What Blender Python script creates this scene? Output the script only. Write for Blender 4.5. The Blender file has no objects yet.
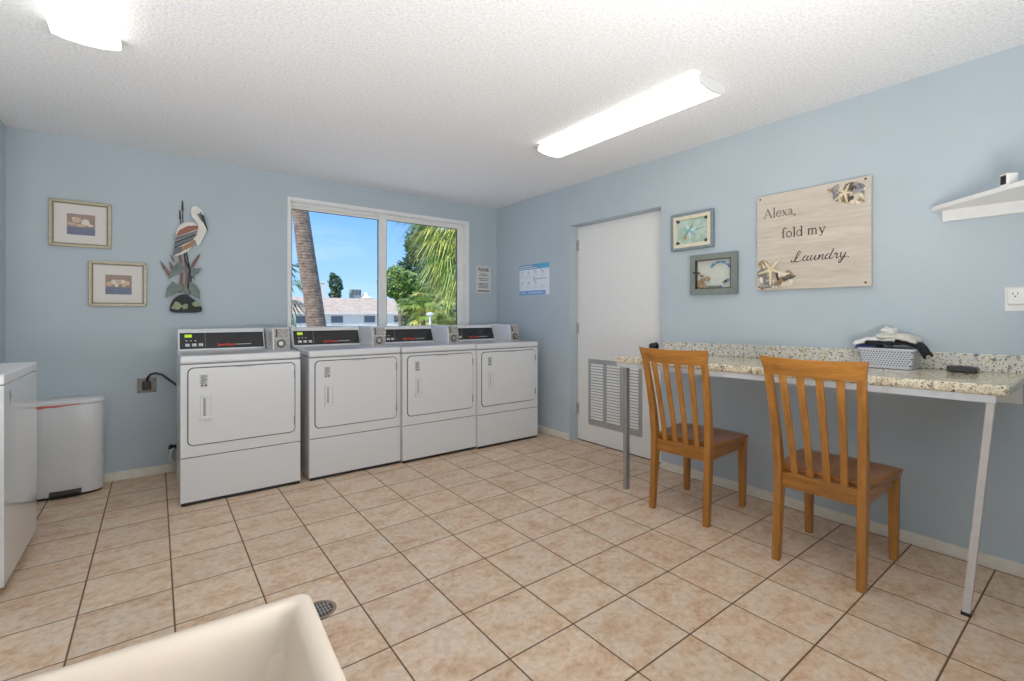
import bpy, bmesh, math, random
from mathutils import Vector, Matrix, noise
PI = math.pi
SC = bpy.context.scene
COL = SC.collection
rnd = random.Random(7)

# ------------------------------------------------------------------ materials
def lin(c):
    c = c / 255.0
    return c / 12.92 if c <= 0.04045 else ((c + 0.055) / 1.055) ** 2.4
def rgb(r, g, b):
    return (lin(r), lin(g), lin(b), 1.0)

def new_mat(name):
    m = bpy.data.materials.new(name); m.use_nodes = True
    nt = m.node_tree
    return m, nt, nt.nodes['Principled BSDF']

def N(nt, kind, **kw):
    n = nt.nodes.new(kind)
    for k, v in kw.items():
        if k in n.inputs: n.inputs[k].default_value = v
        else: setattr(n, k, v)
    return n
def ramp(nt, fac, stops, interp='LINEAR'):
    r = nt.nodes.new('ShaderNodeValToRGB'); cr = r.color_ramp; cr.interpolation = interp
    while len(cr.elements) < len(stops): cr.elements.new(0.5)
    for e, (p, c) in zip(cr.elements, stops): e.position = p; e.color = c
    nt.links.new(fac, r.inputs['Fac']); return r.outputs['Color']
def math_n(nt, op, a, b=None):
    n = nt.nodes.new('ShaderNodeMath'); n.operation = op
    for i, v in enumerate((a, b)):
        if v is None: continue
        if isinstance(v, (int, float)): n.inputs[i].default_value = v
        else: nt.links.new(v, n.inputs[i])
    return n.outputs[0]
def mixc(nt, fac, a, b):
    n = nt.nodes.new('ShaderNodeMix'); n.data_type = 'RGBA'
    for s, v in ((n.inputs[0], fac), (n.inputs[6], a), (n.inputs[7], b)):
        if isinstance(v, (int, float)): s.default_value = v
        elif isinstance(v, tuple): s.default_value = v
        else: nt.links.new(v, s)
    return n.outputs[2]
def coords(nt, kind='Object', scale=None):
    t = nt.nodes.new('ShaderNodeTexCoord').outputs[kind]
    if scale:
        mp = nt.nodes.new('ShaderNodeMapping'); mp.inputs['Scale'].default_value = scale
        nt.links.new(t, mp.inputs['Vector']); return mp.outputs['Vector']
    return t
def noise_n(nt, vec, scale, detail=3.0, rough=0.5, out='Fac'):
    n = nt.nodes.new('ShaderNodeTexNoise'); n.inputs['Scale'].default_value = scale
    n.inputs['Detail'].default_value = detail; n.inputs['Roughness'].default_value = rough
    nt.links.new(vec, n.inputs['Vector']); return n.outputs[out]
def bump(nt, bs, h, strength=0.2, dist=0.01):
    b = nt.nodes.new('ShaderNodeBump'); b.inputs['Strength'].default_value = strength
    b.inputs['Distance'].default_value = dist
    nt.links.new(h, b.inputs['Height']); nt.links.new(b.outputs['Normal'], bs.inputs['Normal'])

MATS = {}
def plain(name, col, rough=0.5, metal=0.0, var=0.06, scale=30.0, coat=0.0, spec=0.5):
    if name in MATS: return MATS[name]
    m, nt, bs = new_mat(name)
    v = coords(nt); f = noise_n(nt, v, scale)
    lo = tuple(c * (1 - var) for c in col[:3]) + (1,); hi = tuple(min(1, c * (1 + var)) for c in col[:3]) + (1,)
    nt.links.new(ramp(nt, f, [(0.3, lo), (0.7, hi)]), bs.inputs['Base Color'])
    bs.inputs['Roughness'].default_value = rough; bs.inputs['Metallic'].default_value = metal
    bs.inputs['Coat Weight'].default_value = coat; bs.inputs['Coat Roughness'].default_value = 0.05
    bs.inputs['Specular IOR Level'].default_value = spec
    MATS[name] = m; return m
def emit(name, col, s):
    m, nt, bs = new_mat(name)
    bs.inputs['Base Color'].default_value = col; bs.inputs['Emission Color'].default_value = col
    bs.inputs['Emission Strength'].default_value = s; MATS[name] = m; return m

def wall_mat():
    m, nt, bs = new_mat('blue_wall_paint'); v = coords(nt)
    f = noise_n(nt, v, 2.0, 3)
    nt.links.new(ramp(nt, f, [(0.3, rgb(176, 189, 197)), (0.7, rgb(182, 194, 202))]), bs.inputs['Base Color'])
    bs.inputs['Roughness'].default_value = 0.55; bs.inputs['Specular IOR Level'].default_value = 0.3
    bump(nt, bs, noise_n(nt, v, 120.0, 2), 0.12, 0.004); return m
def ceiling_mat():
    m, nt, bs = new_mat('popcorn_ceiling'); v = coords(nt)
    f = noise_n(nt, v, 75.0, 4, 0.6)
    nt.links.new(ramp(nt, f, [(0.3, rgb(222, 222, 223)), (0.6, rgb(244, 244, 245))]), bs.inputs['Base Color'])
    bs.inputs['Roughness'].default_value = 0.95
    bump(nt, bs, f, 0.5, 0.014); return m
TILE = 0.3085
def floor_mat():
    m, nt, bs = new_mat('beige_floor_tile'); v = coords(nt)
    sx = nt.nodes.new('ShaderNodeSeparateXYZ'); nt.links.new(v, sx.inputs[0])
    fx = math_n(nt, 'ADD', math_n(nt, 'DIVIDE', sx.outputs[0], TILE), 20.0 + 11.0586)
    fy = math_n(nt, 'ADD', math_n(nt, 'DIVIDE', sx.outputs[1], TILE), 40.0 + 5.2011)
    def edge(f):
        fr = math_n(nt, 'FRACT', f)
        return math_n(nt, 'MINIMUM', fr, math_n(nt, 'SUBTRACT', 1.0, fr))
    d = math_n(nt, 'MINIMUM', edge(fx), edge(fy))
    cell = nt.nodes.new('ShaderNodeCombineXYZ')
    nt.links.new(math_n(nt, 'FLOOR', fx), cell.inputs[0]); nt.links.new(math_n(nt, 'FLOOR', fy), cell.inputs[1])
    wn = nt.nodes.new('ShaderNodeTexWhiteNoise'); nt.links.new(cell.outputs[0], wn.inputs['Vector'])
    off = nt.nodes.new('ShaderNodeVectorMath'); off.operation = 'MULTIPLY_ADD'
    nt.links.new(wn.outputs['Color'], off.inputs[0]); off.inputs[1].default_value = (9, 9, 9); nt.links.new(v, off.inputs[2])
    stx = nt.nodes.new('ShaderNodeMapping'); stx.inputs['Scale'].default_value = (1.0, 1.7, 1.0)
    nt.links.new(off.outputs[0], stx.inputs['Vector'])
    n1 = noise_n(nt, stx.outputs[0], 7.0, 5, 0.62)
    n2 = noise_n(nt, off.outputs[0], 38.0, 4, 0.7)
    c1 = ramp(nt, n1, [(0.30, rgb(180, 128, 84)), (0.43, rgb(208, 166, 126)), (0.55, rgb(222, 196, 168)), (0.72, rgb(212, 194, 178))])
    c2 = ramp(nt, n2, [(0.32, rgb(172, 138, 106)), (0.5, rgb(216, 194, 170)), (0.66, rgb(236, 220, 204))])
    c = mixc(nt, 0.42, c1, c2)
    tint = ramp(nt, wn.outputs['Value'], [(0.0, (0.93, 0.92, 0.91, 1)), (1.0, (1.04, 1.03, 1.02, 1))])
    mm = nt.nodes.new('ShaderNodeMix'); mm.data_type = 'RGBA'; mm.blend_type = 'MULTIPLY'; mm.inputs[0].default_value = 1.0
    nt.links.new(c, mm.inputs[6]); nt.links.new(tint, mm.inputs[7])
    g = ramp(nt, d, [(0.0075, (0, 0, 0, 1)), (0.0125, (1, 1, 1, 1))])
    col = mixc(nt, g, rgb(98, 74, 52), mm.outputs[2])
    nt.links.new(col, bs.inputs['Base Color'])
    bs.inputs['Specular IOR Level'].default_value = 0.4
    nt.links.new(ramp(nt, g, [(0, (0.9, 0.9, 0.9, 1)), (1, (0.36, 0.36, 0.36, 1))]), bs.inputs['Roughness'])
    hh = math_n(nt, 'ADD', g, math_n(nt, 'MULTIPLY', n2, 0.25))
    bump(nt, bs, hh, 0.35, 0.003); return m
def wood_mat(name, dark, light, axis='z', sc=1.0, rough=0.32):
    m, nt, bs = new_mat(name)
    s = {'x': (1.5, 14, 14), 'y': (14, 1.5, 14), 'z': (14, 14, 1.5)}[axis]
    v = coords(nt, 'Object', tuple(q * sc for q in s))
    f = noise_n(nt, v, 2.2, 5, 0.65); f2 = noise_n(nt, v, 9.0, 3, 0.6)
    ff = math_n(nt, 'ADD', math_n(nt, 'MULTIPLY', f, 0.7), math_n(nt, 'MULTIPLY', f2, 0.3))
    nt.links.new(ramp(nt, ff, [(0.32, dark), (0.68, light)]), bs.inputs['Base Color'])
    bs.inputs['Roughness'].default_value = rough
    bump(nt, bs, ff, 0.08, 0.002); return m
def granite_mat(name='granite_laminate', cool=False):
    m, nt, bs = new_mat(name); v = coords(nt)
    a = noise_n(nt, v, 42.0, 5, 0.75); b = noise_n(nt, v, 95.0, 3, 0.7); c = noise_n(nt, v, 16.0, 4, 0.6)
    if cool:
        base = ramp(nt, c, [(0.35, rgb(206, 206, 200)), (0.6, rgb(226, 220, 204)), (0.72, rgb(214, 196, 160))])
    else:
        base = ramp(nt, c, [(0.34, rgb(208, 190, 156)), (0.52, rgb(230, 220, 194)), (0.7, rgb(196, 172, 132))])
    sp1 = ramp(nt, a, [(0.545, (0, 0, 0, 1)), (0.60, (1, 1, 1, 1))])
    sp2 = ramp(nt, b, [(0.57, (0, 0, 0, 1)), (0.62, (1, 1, 1, 1))])
    x = mixc(nt, sp1, base, rgb(138, 122, 104) if not cool else rgb(120, 118, 122))
    x = mixc(nt, sp2, x, rgb(58, 48, 42))
    nt.links.new(x, bs.inputs['Base Color']); bs.inputs['Roughness'].default_value = 0.12
    bs.inputs['Specular IOR Level'].default_value = 0.5; return m
def glass_mat(name='clear_window_glass', tint=(0.97, 0.99, 1, 1)):
    m, nt, bs = new_mat(name); out = nt.nodes['Material Output']
    tr = nt.nodes.new('ShaderNodeBsdfTransparent'); tr.inputs[0].default_value = tint
    gl = nt.nodes.new('ShaderNodeBsdfGlossy'); gl.inputs['Roughness'].default_value = 0.02
    fr = nt.nodes.new('ShaderNodeFresnel'); fr.inputs['IOR'].default_value = 1.10
    mx = nt.nodes.new('ShaderNodeMixShader'); nt.links.new(fr.outputs[0], mx.inputs[0])
    nt.links.new(tr.outputs[0], mx.inputs[1]); nt.links.new(gl.outputs[0], mx.inputs[2])
    nt.links.new(mx.outputs[0], out.inputs['Surface']); nt.nodes.remove(bs); return m
def leaf_mat(name, a, b, rough=0.45):
    m, nt, bs = new_mat(name); v = coords(nt)
    f = noise_n(nt, v, 6.0, 3)
    nt.links.new(ramp(nt, f, [(0.35, a), (0.65, b)]), bs.inputs['Base Color'])
    bs.inputs['Roughness'].default_value = rough; return m
def speckle_mat(name, a, b, scale, t=0.5, rough=0.5):
    m, nt, bs = new_mat(name); v = coords(nt)
    f = noise_n(nt, v, scale, 2, 0.6)
    nt.links.new(ramp(nt, f, [(t - 0.03, a), (t + 0.03, b)]), bs.inputs['Base Color'])
    bs.inputs['Roughness'].default_value = rough; return m
def basket_mat():
    m, nt, bs = new_mat('perforated_grey_plastic'); v = coords(nt)
    s = nt.nodes.new('ShaderNodeSeparateXYZ'); nt.links.new(v, s.inputs[0])
    h = math_n(nt, 'ADD', math_n(nt, 'DIVIDE', math_n(nt, 'ADD', s.outputs[0], s.outputs[1]), 0.0125), 60.0)
    z = math_n(nt, 'DIVIDE', s.outputs[2], 0.0112)
    row = math_n(nt, 'FLOOR', z)
    h2 = math_n(nt, 'ADD', h, math_n(nt, 'MULTIPLY', row, 0.5))
    def c(f): return math_n(nt, 'ABSOLUTE', math_n(nt, 'SUBTRACT', math_n(nt, 'FRACT', f), 0.5))
    dd = math_n(nt, 'SQRT', math_n(nt, 'ADD', math_n(nt, 'POWER', c(h2), 2.0), math_n(nt, 'POWER', c(z), 2.0)))
    lim = math_n(nt, 'MULTIPLY', math_n(nt, 'LESS_THAN', dd, 0.27), math_n(nt, 'MULTIPLY', math_n(nt, 'GREATER_THAN', s.outputs[2], 0.009), math_n(nt, 'LESS_THAN', s.outputs[2], 0.088)))
    nt.links.new(mixc(nt, lim, rgb(192, 196, 202), rgb(56, 60, 68)), bs.inputs['Base Color'])
    bs.inputs['Roughness'].default_value = 0.4; return m

M_WALL = wall_mat(); M_CEIL = ceiling_mat(); M_FLOOR = floor_mat()
M_TRIM = plain('cream_baseboard_paint', rgb(226, 220, 208), 0.45)
M_WHITE = plain('white_enamel', rgb(218, 219, 221), 0.22, var=0.012, scale=3, coat=0.25)
M_WASHER = plain('glossy_white_enamel', rgb(222, 223, 225), 0.06, var=0.01, scale=3, coat=0.7, spec=0.5)
M_WPAINT = plain('white_satin_paint', rgb(232, 231, 228), 0.4, var=0.02)
M_VINYL = plain('white_vinyl', rgb(236, 234, 230), 0.35, var=0.02)
M_GAP = plain('dark_rubber_seal', rgb(58, 58, 60), 0.7)
M_BLACK = plain('black_plastic', rgb(22, 22, 24), 0.35)
M_GLOSSBLACK = plain('glossy_black_panel', rgb(20, 21, 26), 0.08, var=0.03, coat=0.3)
M_STEEL = plain('brushed_steel', rgb(168, 164, 158), 0.35, 0.85, 0.1, 60)
M_COIN = speckle_mat('stamped_coin_plate', rgb(146, 141, 134), rgb(172, 167, 159), 90, 0.5, 0.45)
M_DARKSTEEL = plain('dark_steel', rgb(80, 78, 76), 0.4, 0.8)
M_OAK = {a: wood_mat('honey_oak_' + a, rgb(134, 80, 26), rgb(192, 128, 52), a) for a in 'xyz'}
M_SEAT = wood_mat('walnut_stained_seat', rgb(124, 70, 26), rgb(168, 104, 44), 'x', 0.6, 0.28)
M_GRAN = granite_mat(); M_GRANC = granite_mat('granite_laminate_cool', True)
M_GLASS = glass_mat()
M_BONE = plain('bone_starfish', rgb(226, 210, 178), 0.7, var=0.12, scale=60)
M_TEXT = plain('charcoal_lettering', rgb(46, 40, 36), 0.6)
M_TEXT2 = plain('brown_lettering', rgb(110, 98, 86), 0.6)

# ------------------------------------------------------------------ mesh helpers
class MB:
    def __init__(s): s.bm = bmesh.new(); s.slots = [0]
    def face(s, pts, mi=0):
        try:
            f = s.bm.faces.new([s.bm.verts.new(p) for p in pts]); f.material_index = mi; return f
        except ValueError: return None
    def box(s, x0, x1, y0, y1, z0, z1, mi=0):
        v = [s.bm.verts.new((x, y, z)) for x in (x0, x1) for y in (y0, y1) for z in (z0, z1)]
        for q in ((0, 1, 3, 2), (4, 6, 7, 5), (0, 4, 5, 1), (2, 3, 7, 6), (0, 2, 6, 4), (1, 5, 7, 3)):
            f = s.bm.faces.new([v[i] for i in q]); f.material_index = mi
        return s
    def hexa(s, a, b, mi=0):      # two matching quads (loops) joined
        va = [s.bm.verts.new(p) for p in a]; vb = [s.bm.verts.new(p) for p in b]; n = len(va)
        for f in (list(reversed(va)), vb): s.bm.faces.new(f).material_index = mi
        for i in range(n):
            s.bm.faces.new((va[i], va[(i + 1) % n], vb[(i + 1) % n], vb[i])).material_index = mi
        return s
    def prism(s, poly, axis, a, b, mi=0):
        def P(u, w, t): return {'x': (t, u, w), 'y': (u, t, w), 'z': (u, w, t)}[axis]
        return s.hexa([P(u, w, a) for u, w in poly], [P(u, w, b) for u, w in poly], mi)
    def loft(s, rings, mi=0, cap=True):
        R = [[s.bm.verts.new(p) for p in r] for r in rings]; n = len(R[0])
        for a, b in zip(R, R[1:]):
            for i in range(n):
                s.bm.faces.new((a[i], a[(i + 1) % n], b[(i + 1) % n], b[i])).material_index = mi
        if cap:
            s.bm.faces.new(list(reversed(R[0]))).material_index = mi; s.bm.faces.new(R[-1]).material_index = mi
        return s
    def tube(s, pts, r, seg=10, mi=0):
        pts = [Vector(p) for p in pts]; rr = r if isinstance(r, (list, tuple)) else [r] * len(pts)
        rings = []; up = None
        for i, p in enumerate(pts):
            d = (pts[min(i + 1, len(pts) - 1)] - pts[max(i - 1, 0)]).normalized()
            if up is None:
                up = d.cross(Vector((0, 0, 1)))
                if up.length < 0.1: up = d.cross(Vector((1, 0, 0)))
            up = (up - d * up.dot(d)).normalized(); w = d.cross(up)
            rings.append([tuple(p + rr[i] * (math.cos(2 * PI * k / seg) * up + math.sin(2 * PI * k / seg) * w)) for k in range(seg)])
        return s.loft(rings, mi)
    def lathe(s, prof, seg=24, c=(0, 0, 0), axis='z', mi=0):
        rings = []
        for r, h in prof:
            ring = []
            for k in range(seg):
                a = 2 * PI * k / seg; u, w = r * math.cos(a), r * math.sin(a)
                q = {'z': (u, w, h), 'y': (u, h, -w), 'x': (h, u, w)}[axis]
                ring.append((q[0] + c[0], q[1] + c[1], q[2] + c[2]))
            rings.append(ring)
        return s.loft(rings, mi)
    def ball(s, c, r, seg=10, ring=7, mi=0, bumpy=0.0, seed=0):
        rx, ry, rz = r if isinstance(r, (tuple, list)) else (r, r, r)
        rings = []
        for j in range(ring + 1):
            t = PI * (0.02 + 0.96 * j / ring)
            rg = []
            for k in range(seg):
                a = 2 * PI * k / seg
                d = Vector((math.sin(t) * math.cos(a), math.sin(t) * math.sin(a), -math.cos(t)))
                q = 1 + (bumpy * noise.noise(d * 1.7 + Vector((seed, seed * 0.7, 0))) if bumpy else 0)
                rg.append((c[0] + rx * d.x * q, c[1] + ry * d.y * q, c[2] + rz * d.z * q))
            rings.append(rg)
        return s.loft(rings, mi)
    def ribbon(s, pts, w, y=0.0, t=0.0015, mi=0):
        """flat stroke in the local xz plane, raised towards -y"""
        n = len(pts); ww = w if isinstance(w, (list, tuple)) else [w] * n
        L = []; R = []
        for i in range(n):
            a = pts[max(i - 1, 0)]; b = pts[min(i + 1, n - 1)]
            dx, dz = b[0] - a[0], b[1] - a[1]; l = math.hypot(dx, dz) or 1
            nx, nz = -dz / l, dx / l
            L.append((pts[i][0] + nx * ww[i] / 2, pts[i][1] + nz * ww[i] / 2)); R.append((pts[i][0] - nx * ww[i] / 2, pts[i][1] - nz * ww[i] / 2))
        for i in range(n - 1):
            q = [L[i], R[i], R[i + 1], L[i + 1]]
            s.hexa([(x, y, z) for x, z in q], [(x, y - t, z) for x, z in q], mi)
        return s
    def build(s, name, mat, parent=None, bevel=0.0, smooth=False, seg=2, ang=30, loc=None, solid=None):
        bmesh.ops.recalc_face_normals(s.bm, faces=s.bm.faces[:])
        me = bpy.data.meshes.new(name); s.bm.to_mesh(me); s.bm.free()
        for m in (mat if isinstance(mat, (list, tuple)) else [mat]): me.materials.append(m)
        if smooth:
            for p in me.polygons: p.use_smooth = True
        o = bpy.data.objects.new(name, me); COL.objects.link(o)
        if parent: o.parent = parent
        if loc: o.location = loc
        if bevel:
            b = o.modifiers.new('bevel', 'BEVEL'); b.width = bevel; b.segments = seg; b.limit_method = 'ANGLE'; b.angle_limit = math.radians(ang)
        return o

def tag(o, label=None, cat=None, group=None, kind=None):
    if label: o['label'] = label
    if cat: o['category'] = cat
    if group: o['group'] = group
    if kind: o['kind'] = kind
    return o
def thing(name, label, cat, loc, rz=0.0, group=None):
    o = bpy.data.objects.new(name, None); COL.objects.link(o); o.empty_display_size = 0.05
    o.location = loc; o.rotation_euler = (0, 0, math.radians(rz)); return tag(o, label, cat, group)
def copy_tree(o, parent=None):
    c = o.copy(); COL.objects.link(c)
    if parent: c.parent = parent
    for ch in list(o.children): copy_tree(ch, c)
    return c
def struct(o): return tag(o, kind='structure')
def rrect(x0, x1, z0, z1, r, n=5):
    p = []
    for cx, cz, a0 in ((x1 - r, z1 - r, 0), (x0 + r, z1 - r, 90), (x0 + r, z0 + r, 180), (x1 - r, z0 + r, 270)):
        for k in range(n + 1):
            a = math.radians(a0 + 90 * k / n); p.append((cx + r * math.cos(a), cz + r * math.sin(a)))
    return p
def text_mesh(name, body, size, mat, parent, loc, align='CENTER', shear=0.0, depth=0.0005, bold=0.0, squash=1.0):
    cu = bpy.data.curves.new(name, 'FONT'); cu.body = body; cu.size = size; cu.align_x = align; cu.shear = shear
    cu.extrude = depth; cu.offset = bold; cu.resolution_u = 3
    t = bpy.data.objects.new(name + '_src', cu); COL.objects.link(t)
    bpy.context.view_layer.update()
    dg = bpy.context.evaluated_depsgraph_get()
    me = bpy.data.meshes.new_from_object(t.evaluated_get(dg)); bpy.data.objects.remove(t)
    for v in me.vertices: x, y, z = v.co; v.co = (x * squash, -z, y)
    me.materials.clear(); me.materials.append(mat); me.name = name
    o = bpy.data.objects.new(name, me); COL.objects.link(o); o.parent = parent; o.location = loc; return o

# ------------------------------------------------------------------ room shell
XL, YR, HC = -4.42, -4.66, 2.44          # alcove wall, rear wall, ceiling height
XJ, YJ = -3.946, -0.62                   # wall chase by the back-left corner
T = 0.14
struct(MB().box(XL - T, 0.16, YR - T, 0.16, -0.1, 0.0).build('floor', M_FLOOR))
struct(MB().box(XL - T, 0.16, YR - T, 0.16, HC, HC + 0.12).build('ceiling', M_CEIL))
WX0, WX1, WZ0, WZ1 = -2.225, -0.408, 1.0, 2.218
w = MB()
w.box(XL - T, WX0, 0, 0.16, 0, HC); w.box(WX1, 0.16, 0, 0.16, 0, HC); w.box(WX0, WX1, 0, 0.16, 0, WZ0); w.box(WX0, WX1, 0, 0.16, WZ1, HC)
struct(w.build('wall_back', M_WALL))
DY0, DY1, DZ = -2.232, -1.204, 2.078
w = MB()
w.box(0, 0.16, YR - T, DY0, 0, HC); w.box(0, 0.16, DY1, 0, 0, HC); w.box(0, 0.16, DY0, DY1, DZ, HC)
struct(w.build('wall_right', M_WALL))
struct(MB().box(XL - T, XL, YR - T, 0, 0, HC).build('wall_left', M_WALL))
struct(MB().box(XL, XJ, YJ, 0, 0, HC).build('wall_chase', M_WALL))
struct(MB().box(XL, 0, YR - T, YR, 0, HC).build('wall_rear', M_WALL))
BH = 0.062
def base(name, x0, x1, y0, y1): struct(MB().box(x0, x1, y0, y1, 0, BH).build(name, M_TRIM, bevel=0.004))
base('baseboard_back', XJ, 0, -0.012, 0)
base('baseboard_right_1', -0.012, 0, DY1, -0.012)
base('baseboard_right_2', -0.012, 0, YR, DY0)
base('baseboard_jamb', 0, 0.09, DY1, DY1 + 0.0)if False else None
base('baseboard_chase', XJ, XJ + 0.012, YJ, -0.012)
base('baseboard_left', XL, XL + 0.012, YR, YJ)
base('baseboard_rear', XL + 0.012, -0.012, YR, YR + 0.012)

# ---- window
win = struct(bpy.data.objects.new('window_1', None)); COL.objects.link(win); win.location = (WX0, 0, WZ0)
ww, wh = WX1 - WX0, WZ1 - WZ0
b = MB(); c = 0.022
for x0, x1, z0, z1 in ((-c, 0.004, -c, wh + c), (ww - 0.004, ww + c, -c, wh + c), (0.004, ww - 0.004, wh - 0.004, wh + c), (0.004, ww - 0.004, -c, 0.004)):
    b.box(x0, x1, -0.012, 0.0, z0, z1)
b.build('casing', M_VINYL, win, bevel=0.003)
b = MB()
for x0, x1, z0, z1 in ((0, 0.006, 0, wh), (ww - 0.006, ww, 0, wh), (0.006, ww - 0.006, wh - 0.006, wh), (0.006, ww - 0.006, 0, 0.006)):
    b.box(x0, x1, 0.0, 0.155, z0, z1)
b.build('jamb_lining', M_VINYL, win)
b = MB()
for x0, x1, z0, z1 in ((0.006, 0.026, 0.006, wh - 0.006), (ww - 0.034, ww - 0.006, 0.006, wh - 0.006), (0.026, ww - 0.034, wh - 0.03, wh - 0.006), (0.026, ww - 0.034, 0.006, 0.03)):
    b.box(x0, x1, 0.075, 0.15, z0, z1)
b.build('frame', M_VINYL, win, bevel=0.003)
def sash(x0, x1, y, sl, sr):
    s = MB(); z0, z1 = 0.03, wh - 0.03
    s.box(x0, x0 + sl, y, y + 0.03, z0, z1); s.box(x1 - sr, x1, y, y + 0.03, z0, z1)
    s.box(x0 + sl, x1 - sr, y, y + 0.03, z1 - 0.024, z1); s.box(x0 + sl, x1 - sr, y, y + 0.03, z0, z0 + 0.035)
    o = s.build('sash', M_VINYL, win, bevel=0.002)
    g = MB(); e = 0.004
    for a, bb, zz0, zz1 in ((x0 + sl, x0 + sl + e, z0 + .035, z1 - .024), (x1 - sr - e, x1 - sr, z0 + .035, z1 - .024), (x0 + sl, x1 - sr, z1 - .028, z1 - .024)):
        g.box(a, bb, y + 0.004, y + 0.02, zz0, zz1)
    g.build('gasket', M_GAP, o)
    MB().box(x0 + sl, x1 - sr, y + 0.013, y + 0.017, z0 + 0.035, z1 - 0.024).build('pane', M_GLASS, o)
sash(0.026, 0.92, 0.112, 0.012, 0.075)
sash(0.846, ww - 0.034, 0.08, 0.072, 0.042)
MB().box(0.862, 0.872, 0.068, 0.08, 0.45, 0.56).build('latch', M_VINYL, win, bevel=0.002)

# ---- door in the right wall
dr = struct(bpy.data.objects.new('door_1', None)); COL.objects.link(dr); dr.location = (0.1, DY1, 0); dr.rotation_euler = (0, 0, -PI / 2)
dw = DY1 - DY0     # local x runs from the hinge side, local -y faces the room
b = MB(); b.box(0.0, 0.008, -0.0985, 0.02, 0, DZ); b.box(dw - 0.006, dw, -0.0985, 0.02, 0, DZ); b.box(0.008, dw - 0.006, -0.0985, 0.02, DZ - 0.02, DZ)
b.box(0.008, 0.0, 0, 0, 0, 0) if False else None
b.build('jamb', M_WALL, dr)
MB().box(0.012, dw - 0.008, 0.0, 0.04, 0.008, DZ - 0.024).build('leaf', M_WPAINT, dr, bevel=0.002)
MB().box(0.012, dw - 0.008, -0.004, 0.0, 0.0, 0.008).build('threshold_gap', M_BLACK, dr)
for hz in (1.875, 1.075, 0.30):
    h = MB(); h.box(0.003, 0.012, -0.014, 0.0, hz - 0.05, hz + 0.05); h.lathe([(0.007, hz - 0.05), (0.007, hz + 0.05)], 8, (0.013, -0.012, 0))
    h.box(0.013, 0.03, -0.006, 0.0, hz - 0.05, hz + 0.05)
    h.build('hinge', plain('hinge_metal', rgb(176, 176, 176), 0.35, 0.5), dr)
k = MB(); kc = (0.905, 0, 0.948)
k.lathe([(0.03, 0.0), (0.03, -0.006), (0.012, -0.01), (0.012, -0.03), (0.024, -0.036), (0.029, -0.05), (0.024, -0.064), (0.01, -0.068)], 18, kc, 'y')
k.build('knob', M_BLACK, dr, smooth=True)
# louvred vent: three columns of slots
gx0, gx1, gz0, gz1 = 0.157, 0.770, 0.172, 0.792
fr = MB(); cols = [(gx0 + 0.035, gx0 + 0.185), (gx0 + 0.232, gx0 + 0.382), (gx0 + 0.430, gx0 + 0.578)]
xs = [gx0] + [v for cc in cols for v in cc] + [gx1]
for i in range(0, len(xs), 2): fr.box(xs[i], xs[i + 1], -0.006, 0.0, gz0, gz1)
nsl = 20; zt, zb = gz1 - 0.045, gz0 + 0.05; st = (zt - zb) / nsl
for a, c2 in cols:
    fr.box(a, c2, -0.006, 0, zt, gz1); fr.box(a, c2, -0.006, 0, gz0, zb)
    for j in range(nsl): fr.box(a, c2, -0.006, 0, zb + j * st, zb + j * st + 0.011)
M_VENT = plain('grey_vent_metal', rgb(168, 168, 168), 0.4, 0.3)
vg = fr.build('vent_grille', M_VENT, dr)
lv = MB()
for a, c2 in cols:
    for j in range(nsl):
        z = zb + j * st + 0.011
        lv.hexa([(a, -0.016, z), (c2, -0.016, z), (c2, -0.014, z), (a, -0.014, z)], [(a, -0.006, z + st - 0.011), (c2, -0.006, z + st - 0.011), (c2, -0.004, z + st - 0.011), (a, -0.004, z + st - 0.011)])
lv.build('louvre', M_WPAINT, vg)

# ------------------------------------------------------------------ ceiling lights
M_DIFF = emit('lit_acrylic_diffuser', (1.0, 0.975, 0.92, 1), 2.2)
def ceiling_light(label, x, y0, y1):
    t = thing('ceiling_light', label, 'light', (x, (y0 + y1) / 2, HC), group='wraparound ceiling lights')
    L = (y1 - y0) / 2
    MB().box(-0.10, 0.10, -L + 0.01, L - 0.01, -0.012, 0.0).build('mounting_pan', M_WPAINT, t)
    prof = [(-0.106, -0.010), (-0.114, -0.02), (-0.114, -0.046), (-0.110, -0.051), (-0.06, -0.062), (0, -0.066), (0.06, -0.062), (0.110, -0.051), (0.114, -0.046), (0.114, -0.02), (0.106, -0.010)]
    MB().prism(prof, 'y', -L + 0.012, L - 0.012).build('diffuser', M_DIFF, t, smooth=False)
    for s in (-1, 1):
        MB().prism([(a * 1.012, min(z * 1.03, -0.001)) for a, z in prof], 'y', s * (L - 0.012), s * L).build('end_cap', M_WPAINT, t)
    return t
ceiling_light('long white fluorescent ceiling light near the wall with the wooden sign', -0.845, -3.14, -1.86)
ceiling_light('white fluorescent ceiling light cut off at the upper left, above the washer', -3.40, -2.98, -1.70)

# ------------------------------------------------------------------ dryers
M_STICK = [plain('sticker_paper', rgb(196, 196, 196), 0.5), plain('sticker_ink', rgb(84, 84, 86), 0.5)]
def sticker(x0, x1, z0, z1, y):      # printed lines above two round pictograms, facing -y
    b = MB(); b.box(x0, x1, y, y + 0.0008, z0, z1, 0); w_, h_ = x1 - x0, z1 - z0
    for k, (a, c_) in enumerate(((.1, .8), (.15, .9), (.1, .7), (.2, .9), (.1, .85), (.12, .6), (.1, .9))):
        z = z1 - h_ * (0.10 + 0.095 * k); b.box(x0 + a * w_, x0 + c_ * w_, y - 0.0004, y, z - h_ * 0.03, z + h_ * 0.022, 1)
    for q in (0.3, 0.72): b.prism([(x0 + q * w_ + 0.16 * w_ * math.cos(j * PI / 5), z0 + 0.14 * h_ + 0.16 * w_ * math.sin(j * PI / 5)) for j in range(10)], 'y', y - 0.0004, y, 1)
    return b
M_LED = emit('green_led', rgb(150, 190, 30), 0.8)
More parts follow.
